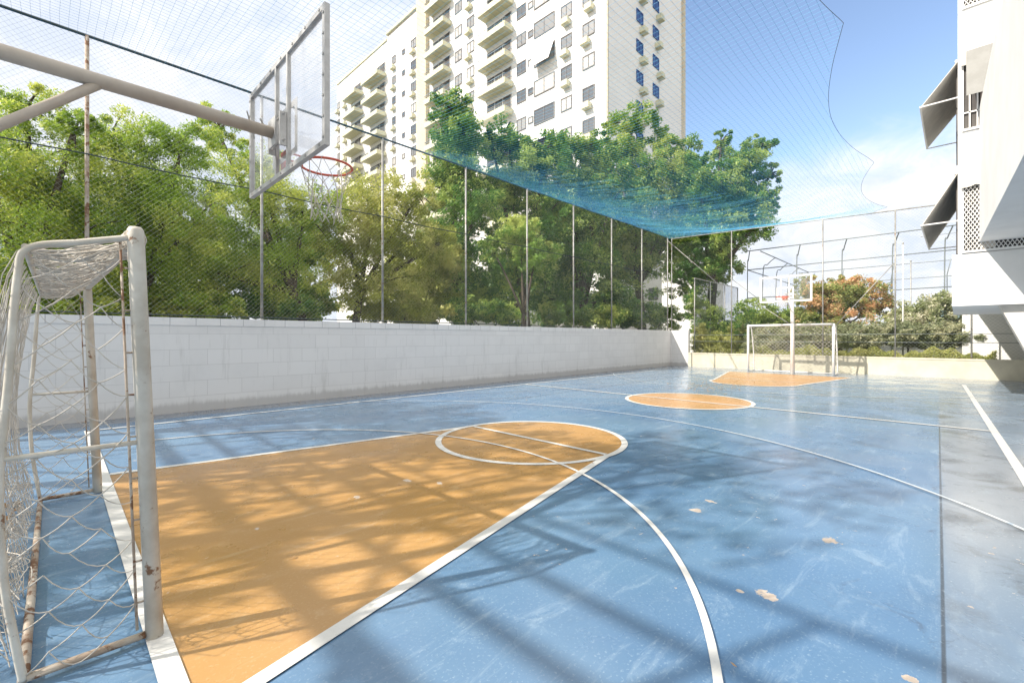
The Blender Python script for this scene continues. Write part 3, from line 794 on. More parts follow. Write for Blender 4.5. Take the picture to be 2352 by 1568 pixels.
tree('feathery_tree', 'light green feathery tree at the left edge behind the rust streaked post', 'tree', GL, 70, 10.2,
     [(40, 420, 170, 150), (-60, 300, 110, 90), (150, 560, 150, 140, .5), (20, 640, 150, 110), (60, 250, 90, 60, .3), (170, 300, 60, 60)], M['lfeath'], 62000, .075, .32, 11, .16, droop=.5)
tree('feathery_tree', 'light green feathery tree behind the fence just right of the rust streaked post', 'tree', GL, 330, 12.2,
     [(330, 440, 150, 150), (250, 330, 90, 80), (420, 330, 90, 60), (300, 620, 160, 110, .5), (440, 520, 110, 110)], M['lfeath'], 62000, .08, .32, 12, .14, droop=.5)
tree('feathery_tree', 'open green feathery tree seen behind the near backboard', 'tree', GL, 740, 14.5,
     [(590, 460, 110, 110), (500, 300, 50, 60), (640, 600, 120, 100), (700, 500, 90, 80, .4), (480, 620, 80, 90), (590, 380, 60, 50)], M['lfeath'], 44000, .085, .34, 13, .17, droop=.4)
tree('yellow_green_tree', 'yellow green tree behind the fence below the white apartment block', 'tree', GL, 800, 16.5,
     [(860, 490, 110, 90), (800, 570, 90, 90), (930, 560, 100, 90, .5), (860, 660, 120, 70), (960, 450, 60, 50), (1010, 560, 60, 60)], M['lyell'], 36000, .1, .4, 14, .15)
tree('tall_dark_tree', 'tall dark green tree with a rounded top before the white tower', 'tree', GL, 1050, 23,
     [(1040, 258, 50, 50), (1045, 310, 62, 60), (1048, 370, 68, 60), (1040, 430, 60, 70), (1090, 480, 70, 60, -.6), (1030, 560, 80, 80), (1080, 650, 90, 70)], M['ldark'], 34000, .15, .5, 15, .24, tight=.3)
tree('dark_tree', 'dark green spreading tree right of the round topped one', 'tree', GL, 1220, 25,
     [(1170, 330, 60, 50), (1230, 400, 90, 60), (1150, 440, 70, 60), (1250, 500, 90, 70), (1190, 590, 90, 80), (1130, 680, 70, 50), (1130, 330, 40, 36), (1250, 345, 50, 40)], M['ldark'], 48000, .15, .5, 16, .24)
tree('small_light_tree', 'small light green tree before the darker ones, behind the middle of the wall', 'tree', GL, 1180, 19.5,
     [(1195, 545, 55, 45), (1230, 590, 60, 45), (1130, 570, 30, 30)], M['lmid'], 9000, .12, .5, 17, .1)
tree('dark_tree', 'dark green tree left of the tower corner with pale tips', 'tree', GL, 1350, 27,
     [(1310, 345, 55, 50), (1370, 400, 75, 60), (1310, 450, 80, 60), (1400, 480, 90, 70), (1330, 580, 90, 80), (1400, 690, 70, 50), (1280, 690, 60, 40), (1370, 340, 45, 40), (1300, 520, 60, 50)], M['ldark'], 50000, .16, .5, 18, .26)
tree('broad_tree', 'broad leafy tree rising before the grey side of the tower', 'tree', GL, 1480, 30,
     [(1450, 290, 62, 48), (1520, 330, 40, 45), (1420, 360, 60, 50), (1500, 400, 90, 60), (1450, 480, 100, 70), (1560, 440, 70, 70), (1510, 560, 100, 70), (1430, 600, 70, 70), (1580, 370, 46, 50), (1600, 470, 60, 60)], M['lmid'], 56000, .17, .5, 19, .3)
tree('broad_tree', 'big dark leafy tree beyond the far left corner, reaching out to the right', 'tree', GL, 1640, 28,
     [(1700, 380, 62, 60), (1655, 330, 26, 36), (1740, 340, 36, 32), (1640, 440, 80, 60), (1725, 460, 62, 52), (1770, 400, 28, 24), (1770, 470, 22, 28), (1690, 530, 80, 40), (1620, 540, 80, 60), (1590, 630, 70, 60), (1650, 610, 50, 40), (1600, 400, 50, 46), (1690, 470, 70, 50)], M['ldark'], 60000, .16, .42, 20, .3, tight=.2, droop=-.2)
GB = 'dim trees in the second row behind the left wall'
for i, (x, Z, blobs, mat, lab) in enumerate([
    (190, 14, [(190, 600, 110, 130), (110, 500, 80, 90)], 'ldark', 'dim green tree in the second row behind the rust streaked post'),
    (430, 16, [(430, 610, 120, 110), (360, 520, 70, 80)], 'ldark', 'dim green tree in the second row right of the near goal post'),
    (640, 18, [(650, 640, 90, 90), (720, 570, 60, 60)], 'lmid', 'dim green tree in the second row below the near backboard'),
    (960, 21, [(950, 650, 80, 80), (1010, 600, 50, 70)], 'lyell', 'yellowish tree in the second row between the yellow green and round topped trees'),
    (1260, 30, [(1250, 640, 90, 80), (1330, 560, 60, 60)], 'ldark', 'dim tree in the second row behind the small light green tree'),
    (1440, 34, [(1400, 560, 60, 90), (1400, 680, 40, 50)], 'ldark', 'dim tree in the second row left of the pale house')]):
    tree('background_tree', lab, 'tree', GB, x, Z, blobs + [(blobs[0][0] + 20, 700, 100, 50)], M[mat], 18000, .13 + .002*Z, .45, 130 + i, .12)
GS = 'shrubs in the planting beyond the walls'
rrs = random.Random(8)
for i, (x, Z, y, rx, ry, mat, lab) in enumerate([
    (120, 10.5, 705, 130, 45, 'lfeath', 'low light green shrub over the wall top behind the near goal'),
    (430, 12.6, 700, 110, 40, 'lfeath', 'low bright shrub over the wall right of the near goal post'),
    (640, 14.5, 705, 90, 36, 'ldark', 'low dark shrub over the wall below the near backboard'),
    (900, 17.5, 712, 90, 34, 'lyell', 'low yellow green shrub over the wall below the yellow green tree'),
    (1110, 20.5, 715, 90, 34, 'ldark', 'low dark shrub over the wall below the round topped tree'),
    (1330, 25, 722, 90, 30, 'lmid', 'low green shrub over the wall near its middle right'),
    (1490, 28, 725, 70, 32, 'ldark', 'low dark shrub over the wall before the pale house'),
    ]):
    tree('shrub', lab, 'shrub', GS, x, Z, [(x - rx*.5, y, rx*.6, ry), (x + rx*.4, y + 6, rx*.7, ry*.9)], M[mat], 9000, .1 if x < 1000 else .13, .5, 30 + i, .05)
GG = 'plants in the bed behind the planter wall'
tree('dark_shrub', 'dark green shrub behind the left end of the cream planter wall', 'shrub', GG, 1640, 25.5, [(1620, 745, 40, 55), (1665, 760, 40, 45), (1600, 700, 30, 40)], M['ldark'], 9000, .12, .4, 41, .06, base=.5)
tree('dark_shrub', 'rounded dark green bush behind the far hoop', 'shrub', GG, 1750, 24, [(1730, 725, 50, 40), (1780, 745, 50, 36), (1700, 770, 40, 30)], M['ldark'], 10000, .12, .4, 42, .06, base=.5)
tree('leafy_plant', 'strappy yellow green plant left of the far goal', 'plant', GG, 1660, 24.0, [(1650, 790, 45, 26), (1700, 780, 30, 34), (1612, 780, 22, 40)], M['lcover'], 7000, .2, .2, 43, .03, base=.5)
tree('orange_tree', 'small tree with orange and green leaves right of the far hoop', 'tree', GG, 1930, 23.5, [(1900, 690, 70, 46), (1975, 680, 58, 42), (1940, 660, 50, 26), (1860, 670, 36, 40), (1900, 735, 90, 34), (2010, 700, 30, 36)], M['lorange'], 24000, .12, .5, 44, .1, base=.5, tight=.22)
tree('low_shrub', 'low olive shrub seen through the net of the far goal', 'shrub', GG, 1870, 22.0, [(1800, 775, 60, 30), (1870, 772, 60, 32), (1930, 778, 50, 28), (1760, 785, 50, 24)], M['lhedge'], 11000, .1, .45, 61, .04, base=.5)
tree('leafy_plant', 'dark leafy bush between the planter plants and the far goal', 'plant', GG, 1840, 24.5, [(1820, 745, 70, 34), (1880, 752, 60, 30)], M['ldark'], 9000, .12, .45, 62, .04, base=.5)
tree('pale_shrub', 'shrub dotted with pale blossom near the white building', 'shrub', GG, 2130, 22, [(2110, 725, 50, 36), (2160, 705, 44, 34), (2060, 745, 40, 30), (2190, 740, 30, 36)], M['lpale'], 13000, .12, .5, 45, .05, base=.5)
for i, (x, lab) in enumerate(((1990, 'grey green hedge bush right of the far goal'), (2085, 'grey green hedge bush behind the tall post, middle of three'), (2185, 'grey green hedge bush nearest the white building'))):
    tree('hedge_bush', lab, 'bush', GG, x, 19.4 - i*.6, [(x - 22, 765, 44, 26), (x + 22, 768, 44, 26), (x, 780, 60, 20)], M['lhedge'], 14000, .085, .45, 46 + i, .04, base=.5)
# low ground cover along the planter
rng = np.random.default_rng(77); n = 30000
t = rng.random(n); px_ = -1.0 + 11.0*t; pz = .55 + rng.random(n)**.8*(.42 + .12*np.sin(px_*3) + .08*np.sin(px_*11)); pxx = 23.25 + rng.random(n)*1.2
keep = ~((px_ > 6.7) & (rng.random(n) < .75))
o = leafmesh('ground_cover', np.stack([pxx, px_, pz], 1)[keep], .07, .4, M['lcover'], seed=9)
tag(o, 'low yellow green ground cover along the top of the cream planter wall', 'plants', kind='stuff')
# unseen trees added behind the camera to dapple the near floor
for i, (u, v, z, r, nn) in enumerate(((-4.3, 8.3, 6.5, 1.8, 4400), (-4.2, 11.2, 7.0, 1.8, 6500), (-4.6, 6.2, 8.2, 1.9, 2000), (-6.6, 6.9, 5.6, 1.3, 1500))):
    T = thing('unseen_shade_tree', (u, v, 0), ('unseen light crowned tree added for shade behind the near goal', 'unseen light crowned tree added for shade behind the near left corner', 'unseen tall tree added for shade behind the camera', 'unseen thin low tree added for dapple behind the near goal')[i], 'tree', 'unseen shade trees behind the near end')
    pts, tips = crown_pts([((u, v, z), (r, r, r*.75)), ((u + .9, v + .8, z - .8), (r*.7, r*.7, r*.6))], nn, 90 + i, 24, .3)
    leafmesh('crown', pts, .14, .5, M['lmid'], T, seed=95 + i)
    mb = MB(); mb.tube([(u, v, 0), (u, v, z*.5), (u + .2, v, z)], [.16, .12, .05], 8)
    for t_ in tips[0][:14]: mb.tube([(u, v, z*.55), (t_[0], t_[1], t_[2])], [.05, .012], 5)
    mb.build('trunk', M['bark'], T, True)

# ------------------------------------------------------------------ second fence, poles, hill
def arched_fence():
    x = 31.0
    f = thing('arched_fence', (x, 3, 0), 'distant fence with posts curving over at the top, behind the far hoop', 'fence')
    vz = [onu(px, py, x) for px, py in ((1717, 600), (1830, 572), (1934, 552), (2050, 545), (2170, 540))]
    zt = 6.9
    for v, _z in vz + [(-3.5, 0)]:
        mb = MB(); mb.tube(catmull([(x, v, 0), (x, v, zt-1.1), (x - .15, v - .1, zt-.5), (x - .55, v - .3, zt)], 6), .028, 8); mb.build('post', M['grey_wire'], f, True)
    va = vz[0][0]
    for z, dx in ((zt, -.55), (zt - 1.1, 0), (zt-2.9, 0)):
        mb = MB(); mb.tube([(x + dx, va, z), (x + dx, -3.5, z)], .03, 6); mb.build('rail', M['grey_wire'], f, True)
    # return side running away from the court
    for k in range(1, 5):
        u = x + k*3.2
        mb = MB(); mb.tube(catmull([(u, va, 0), (u, va, zt-1.1), (u, va - .3, zt-.4), (u, va - .75, zt)], 6), .028, 8); mb.build('post', M['grey_wire'], f, True)
    for z, dy in ((zt, -.75), (zt-1.1, 0)):
        mb = MB(); mb.tube([(x, va + dy, z), (x + 12.8, va + dy, z)], .03, 6); mb.build('rail', M['grey_wire'], f, True)
    u = x + 12.8
    for k in range(6):
        v = va - k*3.0
        mb = MB(); mb.tube([(u, v, 0), (u, v, zt-1), (u - .5, v - .2, zt)], .028, 8); mb.build('post', M['grey_wire'], f, True)
    for z in (zt, zt-1.1):
        mb = MB(); mb.tube([(u, va, z), (u, va - 18, z)], .03, 6); mb.build('rail', M['grey_wire'], f, True)
arched_fence()
for (x, yt, Z, r, lab) in ((2074, 690, 19.5, .035, 'white pole standing in the hedge bushes'), (2092, 600, 30, .05, 'thin grey pole behind the hedge, left of the white building')):
    b = dep(x, HY, Z); T = thing('pole', (b.x, b.y, 0), lab, 'pole'); top = dep(x, yt - (130 if Z < 25 else 0), Z).z
    mb = MB(); mb.tube([(b.x, b.y, 0), (b.x, b.y, top)], [r, r*.7], 10); mb.build('shaft', M['white_clean'] if Z < 25 else M['galv'], T, True)
    mb = MB(); mb.tube([(b.x, b.y, top), (b.x, b.y, top+.06)], [r*1.3, r*.6], 10); mb.build('cap', M['galv'], T, True)
# side enclosure fence beyond the far left corner
def enclosure():
    p0 = onv(1590, 645, 9.9)
    f = thing('garden_fence', (26, 9.8, .5), 'lower dark mesh garden fence beyond the far left corner', 'fence')
    us = [23.5, 25.6, 27.8, 30.0]
    for u in us:
        mb = MB(); mb.tube([(u, 9.8, .5), (u, 9.8, 4.6)], .03, 8); mb.build('post', M['galv'], f, True)
    mb = MB(); mb.tube([(us[0], 9.8, 4.6), (us[-1], 9.8, 4.6)], .025, 8); mb.build('top_rail', M['galv'], f, True)
    mb = MB(); diamonds(mb, Vector((us[0], 9.8, 0)), Vector((1, 0, 0)), 6.5, .55, 4.6, .08, .004, .03); mb.build('wire_mesh', M['dark_wire'], f)
enclosure()
# hill
mb = MB(); pts = []
hm = paint('hill_forest', (0.14, 0.22, 0.24), (0.18, 0.26, 0.28), 0.02, 0.95, bump=0)
nx = 40
for i in range(nx+1):
    t = i/nx; X = 160*(-.1 + 1.4*t)
    h = 1 + 22*math.exp(-((t-.56)/.05)**2) + 20*math.exp(-((t-.68)/.10)**2) + 1.5*noise.noise(Vector((t*14, 0, 0)))
    for j, (dd, hh) in enumerate(((0, 0), (30, .75), (60, 1), (120, .6), (200, 0))):
        b = dep(CX + 1000*(.55 + .75*t), HY, 230 + dd); mb.v.append((b.x, b.y, -.1 + h*hh))
for i in range(nx):
    for j in range(4): a = i*5 + j; mb.f.append((a, a+5, a+6, a+1))
structure(mb.build('hill', hm, smooth=True))

# ------------------------------------------------------------------ apartment buildings
def inst(o, parent, loc, kids=True):
    c = o.copy(); col.objects.link(c); c.parent = parent; c.location = Vector(loc) - Vector(parent['_o'])
    for ch in o.children:
        d = ch.copy(); col.objects.link(d); d.parent = c
    return c
TU = 34.5; FZ = 2.97; ZC = 21.0
def local(mb, name, mat, parent): return mb.build(name, mat, parent, origin=(0, 0, 0))
class Proto:
    """first use builds, later uses copy"""
    def __init__(s, fn): s.fn = fn; s.o = None
    def put(s, parent, loc):
        if s.o is None:
            s.o = s.fn(parent); s.o.location = Vector(loc) - Vector(parent['_o'])
            for c in s.o.children: c.location = (0, 0, 0)
            return s.o
        return inst(s.o, parent, loc)
def mk_window(w, h, blue=False, bars=True, nrm='u'):
    def fn(parent):
        def bx(mb, y0, y1, z0, z1, d0, d1):
            if nrm == 'u': mb.box((-d1, y0, z0), (-d0, y1, z1))
            else: mb.box((y0, -d1, z0), (y1, -d0, z1))
        mb = MB(); t = .085
        bx(mb, -w/2, -w/2+t, -h/2, h/2, .0, .07); bx(mb, w/2-t, w/2, -h/2, h/2, .0, .07)
        bx(mb, -w/2+t, w/2-t, -h/2, -h/2+t, .0, .09); bx(mb, -w/2+t, w/2-t, h/2-t, h/2, .0, .07)
        if w > .8: bx(mb, -.03, .03, -h/2+t, h/2-t, .0, .06)
        o = local(mb, 'window', M['frame_shade'] if not blue else M['glassblue'], parent)
        mb = MB(); bx(mb, -w/2+t, w/2-t, -h/2+t, h/2-t, -.02, .025)
        p = mb.build('pane', M['glassblue'] if blue else M['pane'], None, origin=(0,0,0)); p.parent = o
        return o
    return Proto(fn)
def mk_ac(nrm='u'):
    def fn(parent):
        mb = MB()
        if nrm == 'u':
            mb.box((-.55, -.38, -.28), (-.02, .38, .22)); mb.box((-.6, -.42, -.34), (-.02, .42, -.285))
        else:
            mb.box((-.38, -.55, -.28), (.38, -.02, .22)); mb.box((-.42, -.6, -.34), (.42, -.02, -.285))
        return local(mb, 'air_conditioner', M['cream'], parent)
    return Proto(fn)
def mk_balcony(w, d, open_=True):
    def fn(parent):
        mb = MB(); t = .12
        mb.box((-d, -w/2, 0), (-.005, w/2, .16)); mb.box((-d, -w/2, .16), (-d+t, w/2, .62)); mb.box((-d+t, -w/2, .16), (-.005, -w/2+t, .62)); mb.box((-d+t, w/2-t, .16), (-.005, w/2, .62))
        o = local(mb, 'balcony', M['cream'], parent)
        mb = MB()
        for yy in np.arange(-w/2+.1, w/2, .28): mb.tube([(-d+.06, yy, .62), (-d+.06, yy, 1.05)], .018, 4, cap=False)
        mb.tube([(-.02, -w/2+.06, 1.06), (-d+.06, -w/2+.06, 1.06), (-d+.06, w/2-.06, 1.06), (-.02, w/2-.06, 1.06)], .03, 5)
        p = mb.build('railing', M['grey_wire'], None, origin=(0,0,0)); p.parent = o
        mb = MB(); mb.box((-.03, -w/2+.25, .18), (.02, w/2-.3, 2.35)); p = mb.build('door', M['dark'], None, origin=(0,0,0)); p.parent = o
        mb = MB()
        for k in range(4):
            y0 = -w/2+.25 + (w-.55)*k/3; mb.box((-.07, y0-.03, .18), (-.032, y0+.03, 2.35))
        p = mb.build('door_frame', M['alu'], None, origin=(0,0,0)); p.parent = o
        return o
    return Proto(fn)
def vis(u, v, z, lo=-60, hi=620):
    x, y = pr(u, v, z); return lo < y < hi
def vof(x): return onu(x, 0, TU)[0]
def uof(x, v): return onv(x, 0, v)[0]
# right tower
vT = vof(1395); vE = vof(985)
T = thing('apartment_tower', (TU + 8, (vT + vE)/2, 0), 'tall white apartment tower with balconies, its grey side towards the blue sky', 'building')
uEnd = uof(1568, vT)
mb = MB(); mb.box((TU, vT, -.1), (uEnd, vE, 52)); mb.build('wall', M['towerwall'], T)
mb = MB(); mb.box((TU - .5, vE + .002, -.1), (TU + 6, vE + 2.2, 52)); mb.build('corner_pier', M['beigeband'], T)
mb = MB()
for px in (1395, 1568):
    if px == 1395: mb.box((TU - .06, vT - .06, -.1), (TU + .12, vT + .12, 52))
    else: mb.box((uEnd - .3, vT - .25, -.1), (uEnd + .2, vT - .002, 52))
mb.build('corner_strip', M['beigeband'], T)
mb = MB(); mb.box((TU - .7, vT, 52), (uEnd + .2, vE, 53)); mb.build('roof', M['towerwall'], T)
wA = mk_window(1.35, 1.3); wB = mk_window(.95, 1.15); wS = mk_window(.7, .7); ac = mk_ac(); acs = mk_ac('v'); wBlue = mk_window(1.3, 1.2, True, nrm='v')
wL = mk_window(2.7, 1.6)
rr = random.Random(21)
floors = [ZC + FZ*k for k in range(-4, 11)]
for z in floors:
    for (px, pt, has) in ((1352, wA, 1), (1301, wA, 1), (1219, wS, 0), (1198, wA, 0), (1081, wA, 1), (1053, wA, 0)):
        v = vof(px)
        if not vis(TU, v, z, -30, 560): continue
        pt.put(T, (TU, v, z + (0.0)))
        if has and rr.random() > .12: ac.put(T, (TU, v + rr.uniform(-.25, .25), z - 1.15))
    v = vof(1250)
    if vis(TU, v, z, -30, 520):
        wL.put(T, (TU, v, z))
for z in floors:
    for px, dz in ((1469, 0), (1506, 0)):
        u = uof(px, vT)
        if vis(u, vT, z, -40, 460):
            wBlue.put(T, (u, vT, z)); acs.put(T, (u + rr.uniform(.2, .6), vT, z - 1.2))
bA = mk_balcony(abs(vof(1115) - vof(1178)), 1.3); bB = mk_balcony(abs(vof(992) - vof(1036)), 1.3)
for z in floors:
    for px, b in ((1146, bA), (1014, bB)):
        v = vof(px)
        if vis(TU, v, z, -60, 560): b.put(T, (TU, v, z - 1.5))
# awnings let down over two openings of the tower
for (xa, xb, z, drop, out) in ((1229, 1274, ZC + FZ*3 + .95, 2.2, .9), (1118, 1172, ZC + FZ*1 + .9, 2.6, 1.6), (1232, 1272, ZC - .0 + 1.25, .9, .45)):
    va, vb = vof(xa), vof(xb)
    mb = MB(); mb.prism([(TU - .1, va, z), (TU - .1, vb, z), (TU - .1 - out, vb, z - drop), (TU - .1 - out, va, z - drop)], (.03, 0, .03)); mb.build('awning', M['towerwall'], T)
# left block
vM0 = vE + 2.2; vM1 = vof(885); vL1 = vof(770)
B = thing('apartment_block', (TU + 6, (vM0 + vL1)/2, 0), 'stepped white apartment block farther left with shaded balconies', 'building')
mb = MB(); mb.box((TU + .3, vM0 + .002, -.1), (TU + 16, vM1, onu(925, 45, TU)[1] ))
mb.box((TU + .35, vM1 + .002, -.1), (TU + 15.5, vL1, onu(830, 141, TU)[1])); mb.build('wall', M['towerwall'], B)
zA = onu(925, 45, TU)[1]; zB = onu(830, 141, TU)[1]
mb = MB(); mb.box((TU + .0, vM0 + .1, zA), (TU + 16.2, vM1 - .1, zA + .35)); mb.box((TU + .2, vM1 + .1, zB), (TU + 15.7, vL1 - .1, zB + .3)); mb.box((TU + 2, vM1 + 2, zB + .3), (TU + 8, vM1 + 7, zB + 2.6)); mb.build('roof', M['cream'], B)
bC = mk_balcony(4.4, 1.5); bD = mk_balcony(5.0, 1.5)
for z in [ZC + FZ*k + .4 for k in range(-4, 9)]:
    for (px, pt, has) in ((901, wB, 1), (923, wS, 0), (946, wA, 1), (774, wB, 1), (790, wB, 1), (838, wB, 0)):
        v = vof(px)
        if z > (zA if px > 885 else zB) - 1.5 or not vis(TU, v, z, -30, 470): continue
        pt.put(B, (TU + .3 if px > 885 else TU + .35, v, z))
        if has: ac.put(B, (TU + .32, v, z - 1.15))
    for px, b in ((815, bC), (863, bD)):
        v = vof(px)
        if z < zB - 1.5 and vis(TU, v, z, -60, 470): b.put(B, (TU + .3, v, z - 1.5))
# pale house behind the trees
def house(label, name, p, u0, u1, v0, v1, h, wins, mat):
    Hh = thing(name, p, label, 'house', 'pale houses behind the trees')
    mb = MB(); mb.box((u0, v0, -.1), (u1, v1, h)); mb.build('wall', mat, Hh)
    mb = MB(); mb.box((u0 - .3, v0 - .3, h), (u1 + .3, v1 + .3, h + .25)); mb.build('roof', M['stucco'], Hh)
    for (v, z) in wins:
        wB.put(Hh, (u0, v, z))
    return Hh
houses = []
v1_, _ = onu(1400, 700, 40); v2_, _ = onu(1570, 700, 40)
house('pale house with small windows seen through the gap before the far left corner', 'house', (40, 19, 0), 40, 47, v2_ - 1, v1_ + 1, 9.2,
      [(onu(1463, 0, 40)[0], onu(1463, 668, 40)[1]), (onu(1501, 0, 40)[0], onu(1501, 675, 40)[1])], M['stucco'])
house('cream building hidden behind the yellow green tree', 'low_building', (22, 26, 0), 20, 30, 26, 34, 6.0, [(28, 3.5), (31, 3.5)], M['stucco'])

# ------------------------------------------------------------------ white building at the right
BU = 15.3
W = thing('white_building', (BU, -3, 0), 'white building overhanging the right side of the court on slanted supports', 'building')
mb = MB(); mb.box((BU, -9, 3.48), (26, 0.0, 13.5)); mb.build('facade_wall', M['stucco'], W)
mb = MB(); mb.box((BU - .012, -9, 2.24), (BU + 6, 0.1, 3.478)); mb.build('overhanging_parapet', M['stucco'], W)
mb = MB(); mb.box((BU - .004, -2.2, 3.48), (BU - .0015, -.40, 3.74)); mb.build('brown_band', M['brown'], W)
# near wing: wall with soffit, runs back past the camera
mb = MB()
v_at = lambda u: -.36 - .0314*(BU - u)
wing = [(BU - .02, v_at(BU)), (-12, v_at(-12)), (-12, -9), (BU - .02, -9)]
z0, z1 = 3.72, 6.88
b = [(p[0], p[1], z0) for p in wing]; t = [(p[0], p[1], z1) for p in wing]
mb.add(b + t, [(0, 3, 2, 1)[::-1], (4, 5, 6, 7), (0, 1, 5, 4), (1, 2, 6, 5), (2, 3, 7, 6), (3, 0, 4, 7)]); mb.build('near_wing', M['stucco'], W)
# slanted support under the overhang
def P3(x, y, u): v, z = onu(x, y, u); return (u, v, z)
mb = MB(); pts = [P3(2295, 703, BU + .2), (BU + .2, -3.6, 2.235), (BU + .2, -3.0, 0.0), (BU + .2, -1.55, 0.0)]
pts[0] = (BU + .2, pts[0][1], 2.235); mb.prism(pts, (.5, 0, 0)); mb.build('slanted_support', M['awning'], W)  # greyer colour than the walls stands in for shade on the support
mb = MB(); mb.box((24.9, -9, -.1), (25.2, -0.12, 3.4)); mb.build('ground_floor_wall', M['stucco'], W)
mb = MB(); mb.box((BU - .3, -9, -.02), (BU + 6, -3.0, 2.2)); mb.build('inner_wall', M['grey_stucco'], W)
# facade openings (front, facing the near end)
def opening(z_sill, z_top, y0=-.5, y1=-.12):
    pass
for (zs, zt_, lattice) in ((6.46, 8.35, False), (3.55, 5.5, True), (9.38, 11.2, True)):
    mb = MB(); mb.box((BU - .02, -1.6, zs), (BU + .02, -.10, zt_)); o = mb.build('window', M['dark'], W)
    mb = MB(); mb.box((BU - .05, -1.6, zs - .05), (BU - .021, -.06, zs)); mb.box((BU - .05, -.10, zs), (BU - .021, -.06, zt_))
    if lattice:
        n_ = 22
        for k in range(-14, 16):
            a0 = -.10 - k*.07
            for s in (1, -1):
                y_0, y_1 = (a0, a0 - (zt_ - zs)*.55) if s > 0 else (a0 - (zt_ - zs)*.55, a0)
                ya_, yb_ = y_0, y_1; za_, zb_ = zs, zt_
                lo_, hi_ = -1.6, -.1
                def cl(y_a, z_a, y_b, z_b):
                    P_ = []
                    for (p_, q_, r_, s_) in ((y_a, z_a, y_b, z_b), (y_b, z_b, y_a, z_a)):
                        if p_ < lo_: t_ = (lo_ - p_)/(r_ - p_); P_.append((lo_, q_ + (s_ - q_)*t_))
                        elif p_ > hi_: t_ = (hi_ - p_)/(r_ - p_); P_.append((hi_, q_ + (s_ - q_)*t_))
                        else: P_.append((p_, q_))
                    return P_
                if max(ya_, yb_) < lo_ or min(ya_, yb_) > hi_: continue
                (c0, d0), (c1_, d1) = cl(ya_, za_, yb_, zb_)
                mb.tube([(BU - .05, c0, d0), (BU - .05, c1_, d1)], .008, 4, cap=False)
    else:
        for yy in np.arange(-1.5, -.12, .13): mb.box((BU - .07, yy - .014, zs), (BU - .05, yy + .014, zt_))
        mb.box((BU - .07, -1.6, zs + .35), (BU - .052, -.1, zs + .38))
    mb.build('window_grille', M['white_clean'], o)
    mb = MB(); mb.box((BU + .02 - .045, -.62 if lattice else -1.6, zs + .02), (BU + .02 - .042, -.38, zs + (.9 if not lattice else 1.9))); mb.build('curtain', M['brown'] if not lattice else M['awning_pale'], o)
# front awning, upper window: box, scalloped valance and hanging sheet
def valance(x_, ya, yb, zt_, zb, mat, nm, amp=.05):
    n = 40; top = []; bot = []
    for i in range(n+1):
        y = ya + (yb-ya)*i/n; top.append((x_, y, zt_)); bot.append((x_, y, zb - amp*abs(math.sin((y - ya)*9))))
    mb = MB(); mb.add(top + bot, [(i, i+1, n+2+i, n+1+i) for i in range(n)])
    mb.add([(p[0] + .01, p[1], p[2]) for p in top + bot], [(i, n+1+i, n+2+i, i+1) for i in range(n)])
    return mb.build(nm, mat, W)
for dz in (0, -2.9):
    mb = MB(); mb.box((BU - .14, -1.7, 8.30 + dz), (BU - .052, -.02, 8.46 + dz)); mb.build('awning_box', M['awning'], W)
    valance(BU - .15, -1.7, -.02, 8.42 + dz, 7.98 + dz, M['awning'], 'awning_valance')
mb = MB(); mb.prism([(BU - .16, -1.6, 8.25), (BU - .16, -.14, 8.25), (BU - .55, -.14, 7.05), (BU - .55, -1.6, 7.05)], (.012, 0, .004)); mb.build('awning_sheet', M['awning_shaded'], W)
mb = MB()
for z in (3.50, 6.36, 9.26): mb.box((BU - .006, -1.7, z - .012), (BU - .001, -.001, z + .012))
mb.build('floor_joint', M['grey_stucco'], W)
# side awnings facing the court
def side_awning(zt_, zo, out, u1_):
    uu0, uu1 = BU + .05, u1_
    n = 10; mb = MB()
    for i in range(n):
        ya, yb = [uu0 + (uu1-uu0)*k/n for k in (i, i+1)]
        sg = lambda k: -.03*math.sin(math.pi*k/n)
        mb.prism([(ya, .004, zt_), (yb, .004, zt_), (yb, out*.55, (zt_*.45 + zo*.55) + sg(i+1)), (ya, out*.55, (zt_*.45 + zo*.55) + sg(i))], (0, .010, .010))
        mb.prism([(ya, out*.55, (zt_*.45 + zo*.55) + sg(i)), (yb, out*.55, (zt_*.45 + zo*.55) + sg(i+1)), (yb, out, zo), (ya, out, zo)], (0, .010, .010))
    o = mb.build('side_awning', M['awning'], W)
    mb = MB()
    for u in (uu0 - .02, uu1 + .03): mb.tube([(u, 0, zo), (u, out, zo)], .018, 6)
    mb.tube([(uu0 - .03, out + .012, zo), (uu1 + .03, out + .012, zo)], .022, 8)
    mb.tube([(uu0, .02, zt_ + .03), (uu1, .02, zt_ + .03)], .035, 8)
    mb.build('awning_frame', M['white_clean'], o)
    mb = MB(); mb.box((uu0 + .2, .001, zo - .75), (uu1 - .2, .03, zt_ - .1)); mb.build('side_window', M['dark'], W)
side_awning(8.15, 7.28, .66, 18.8)
side_awning(5.45, 4.30, .64, 19.6)

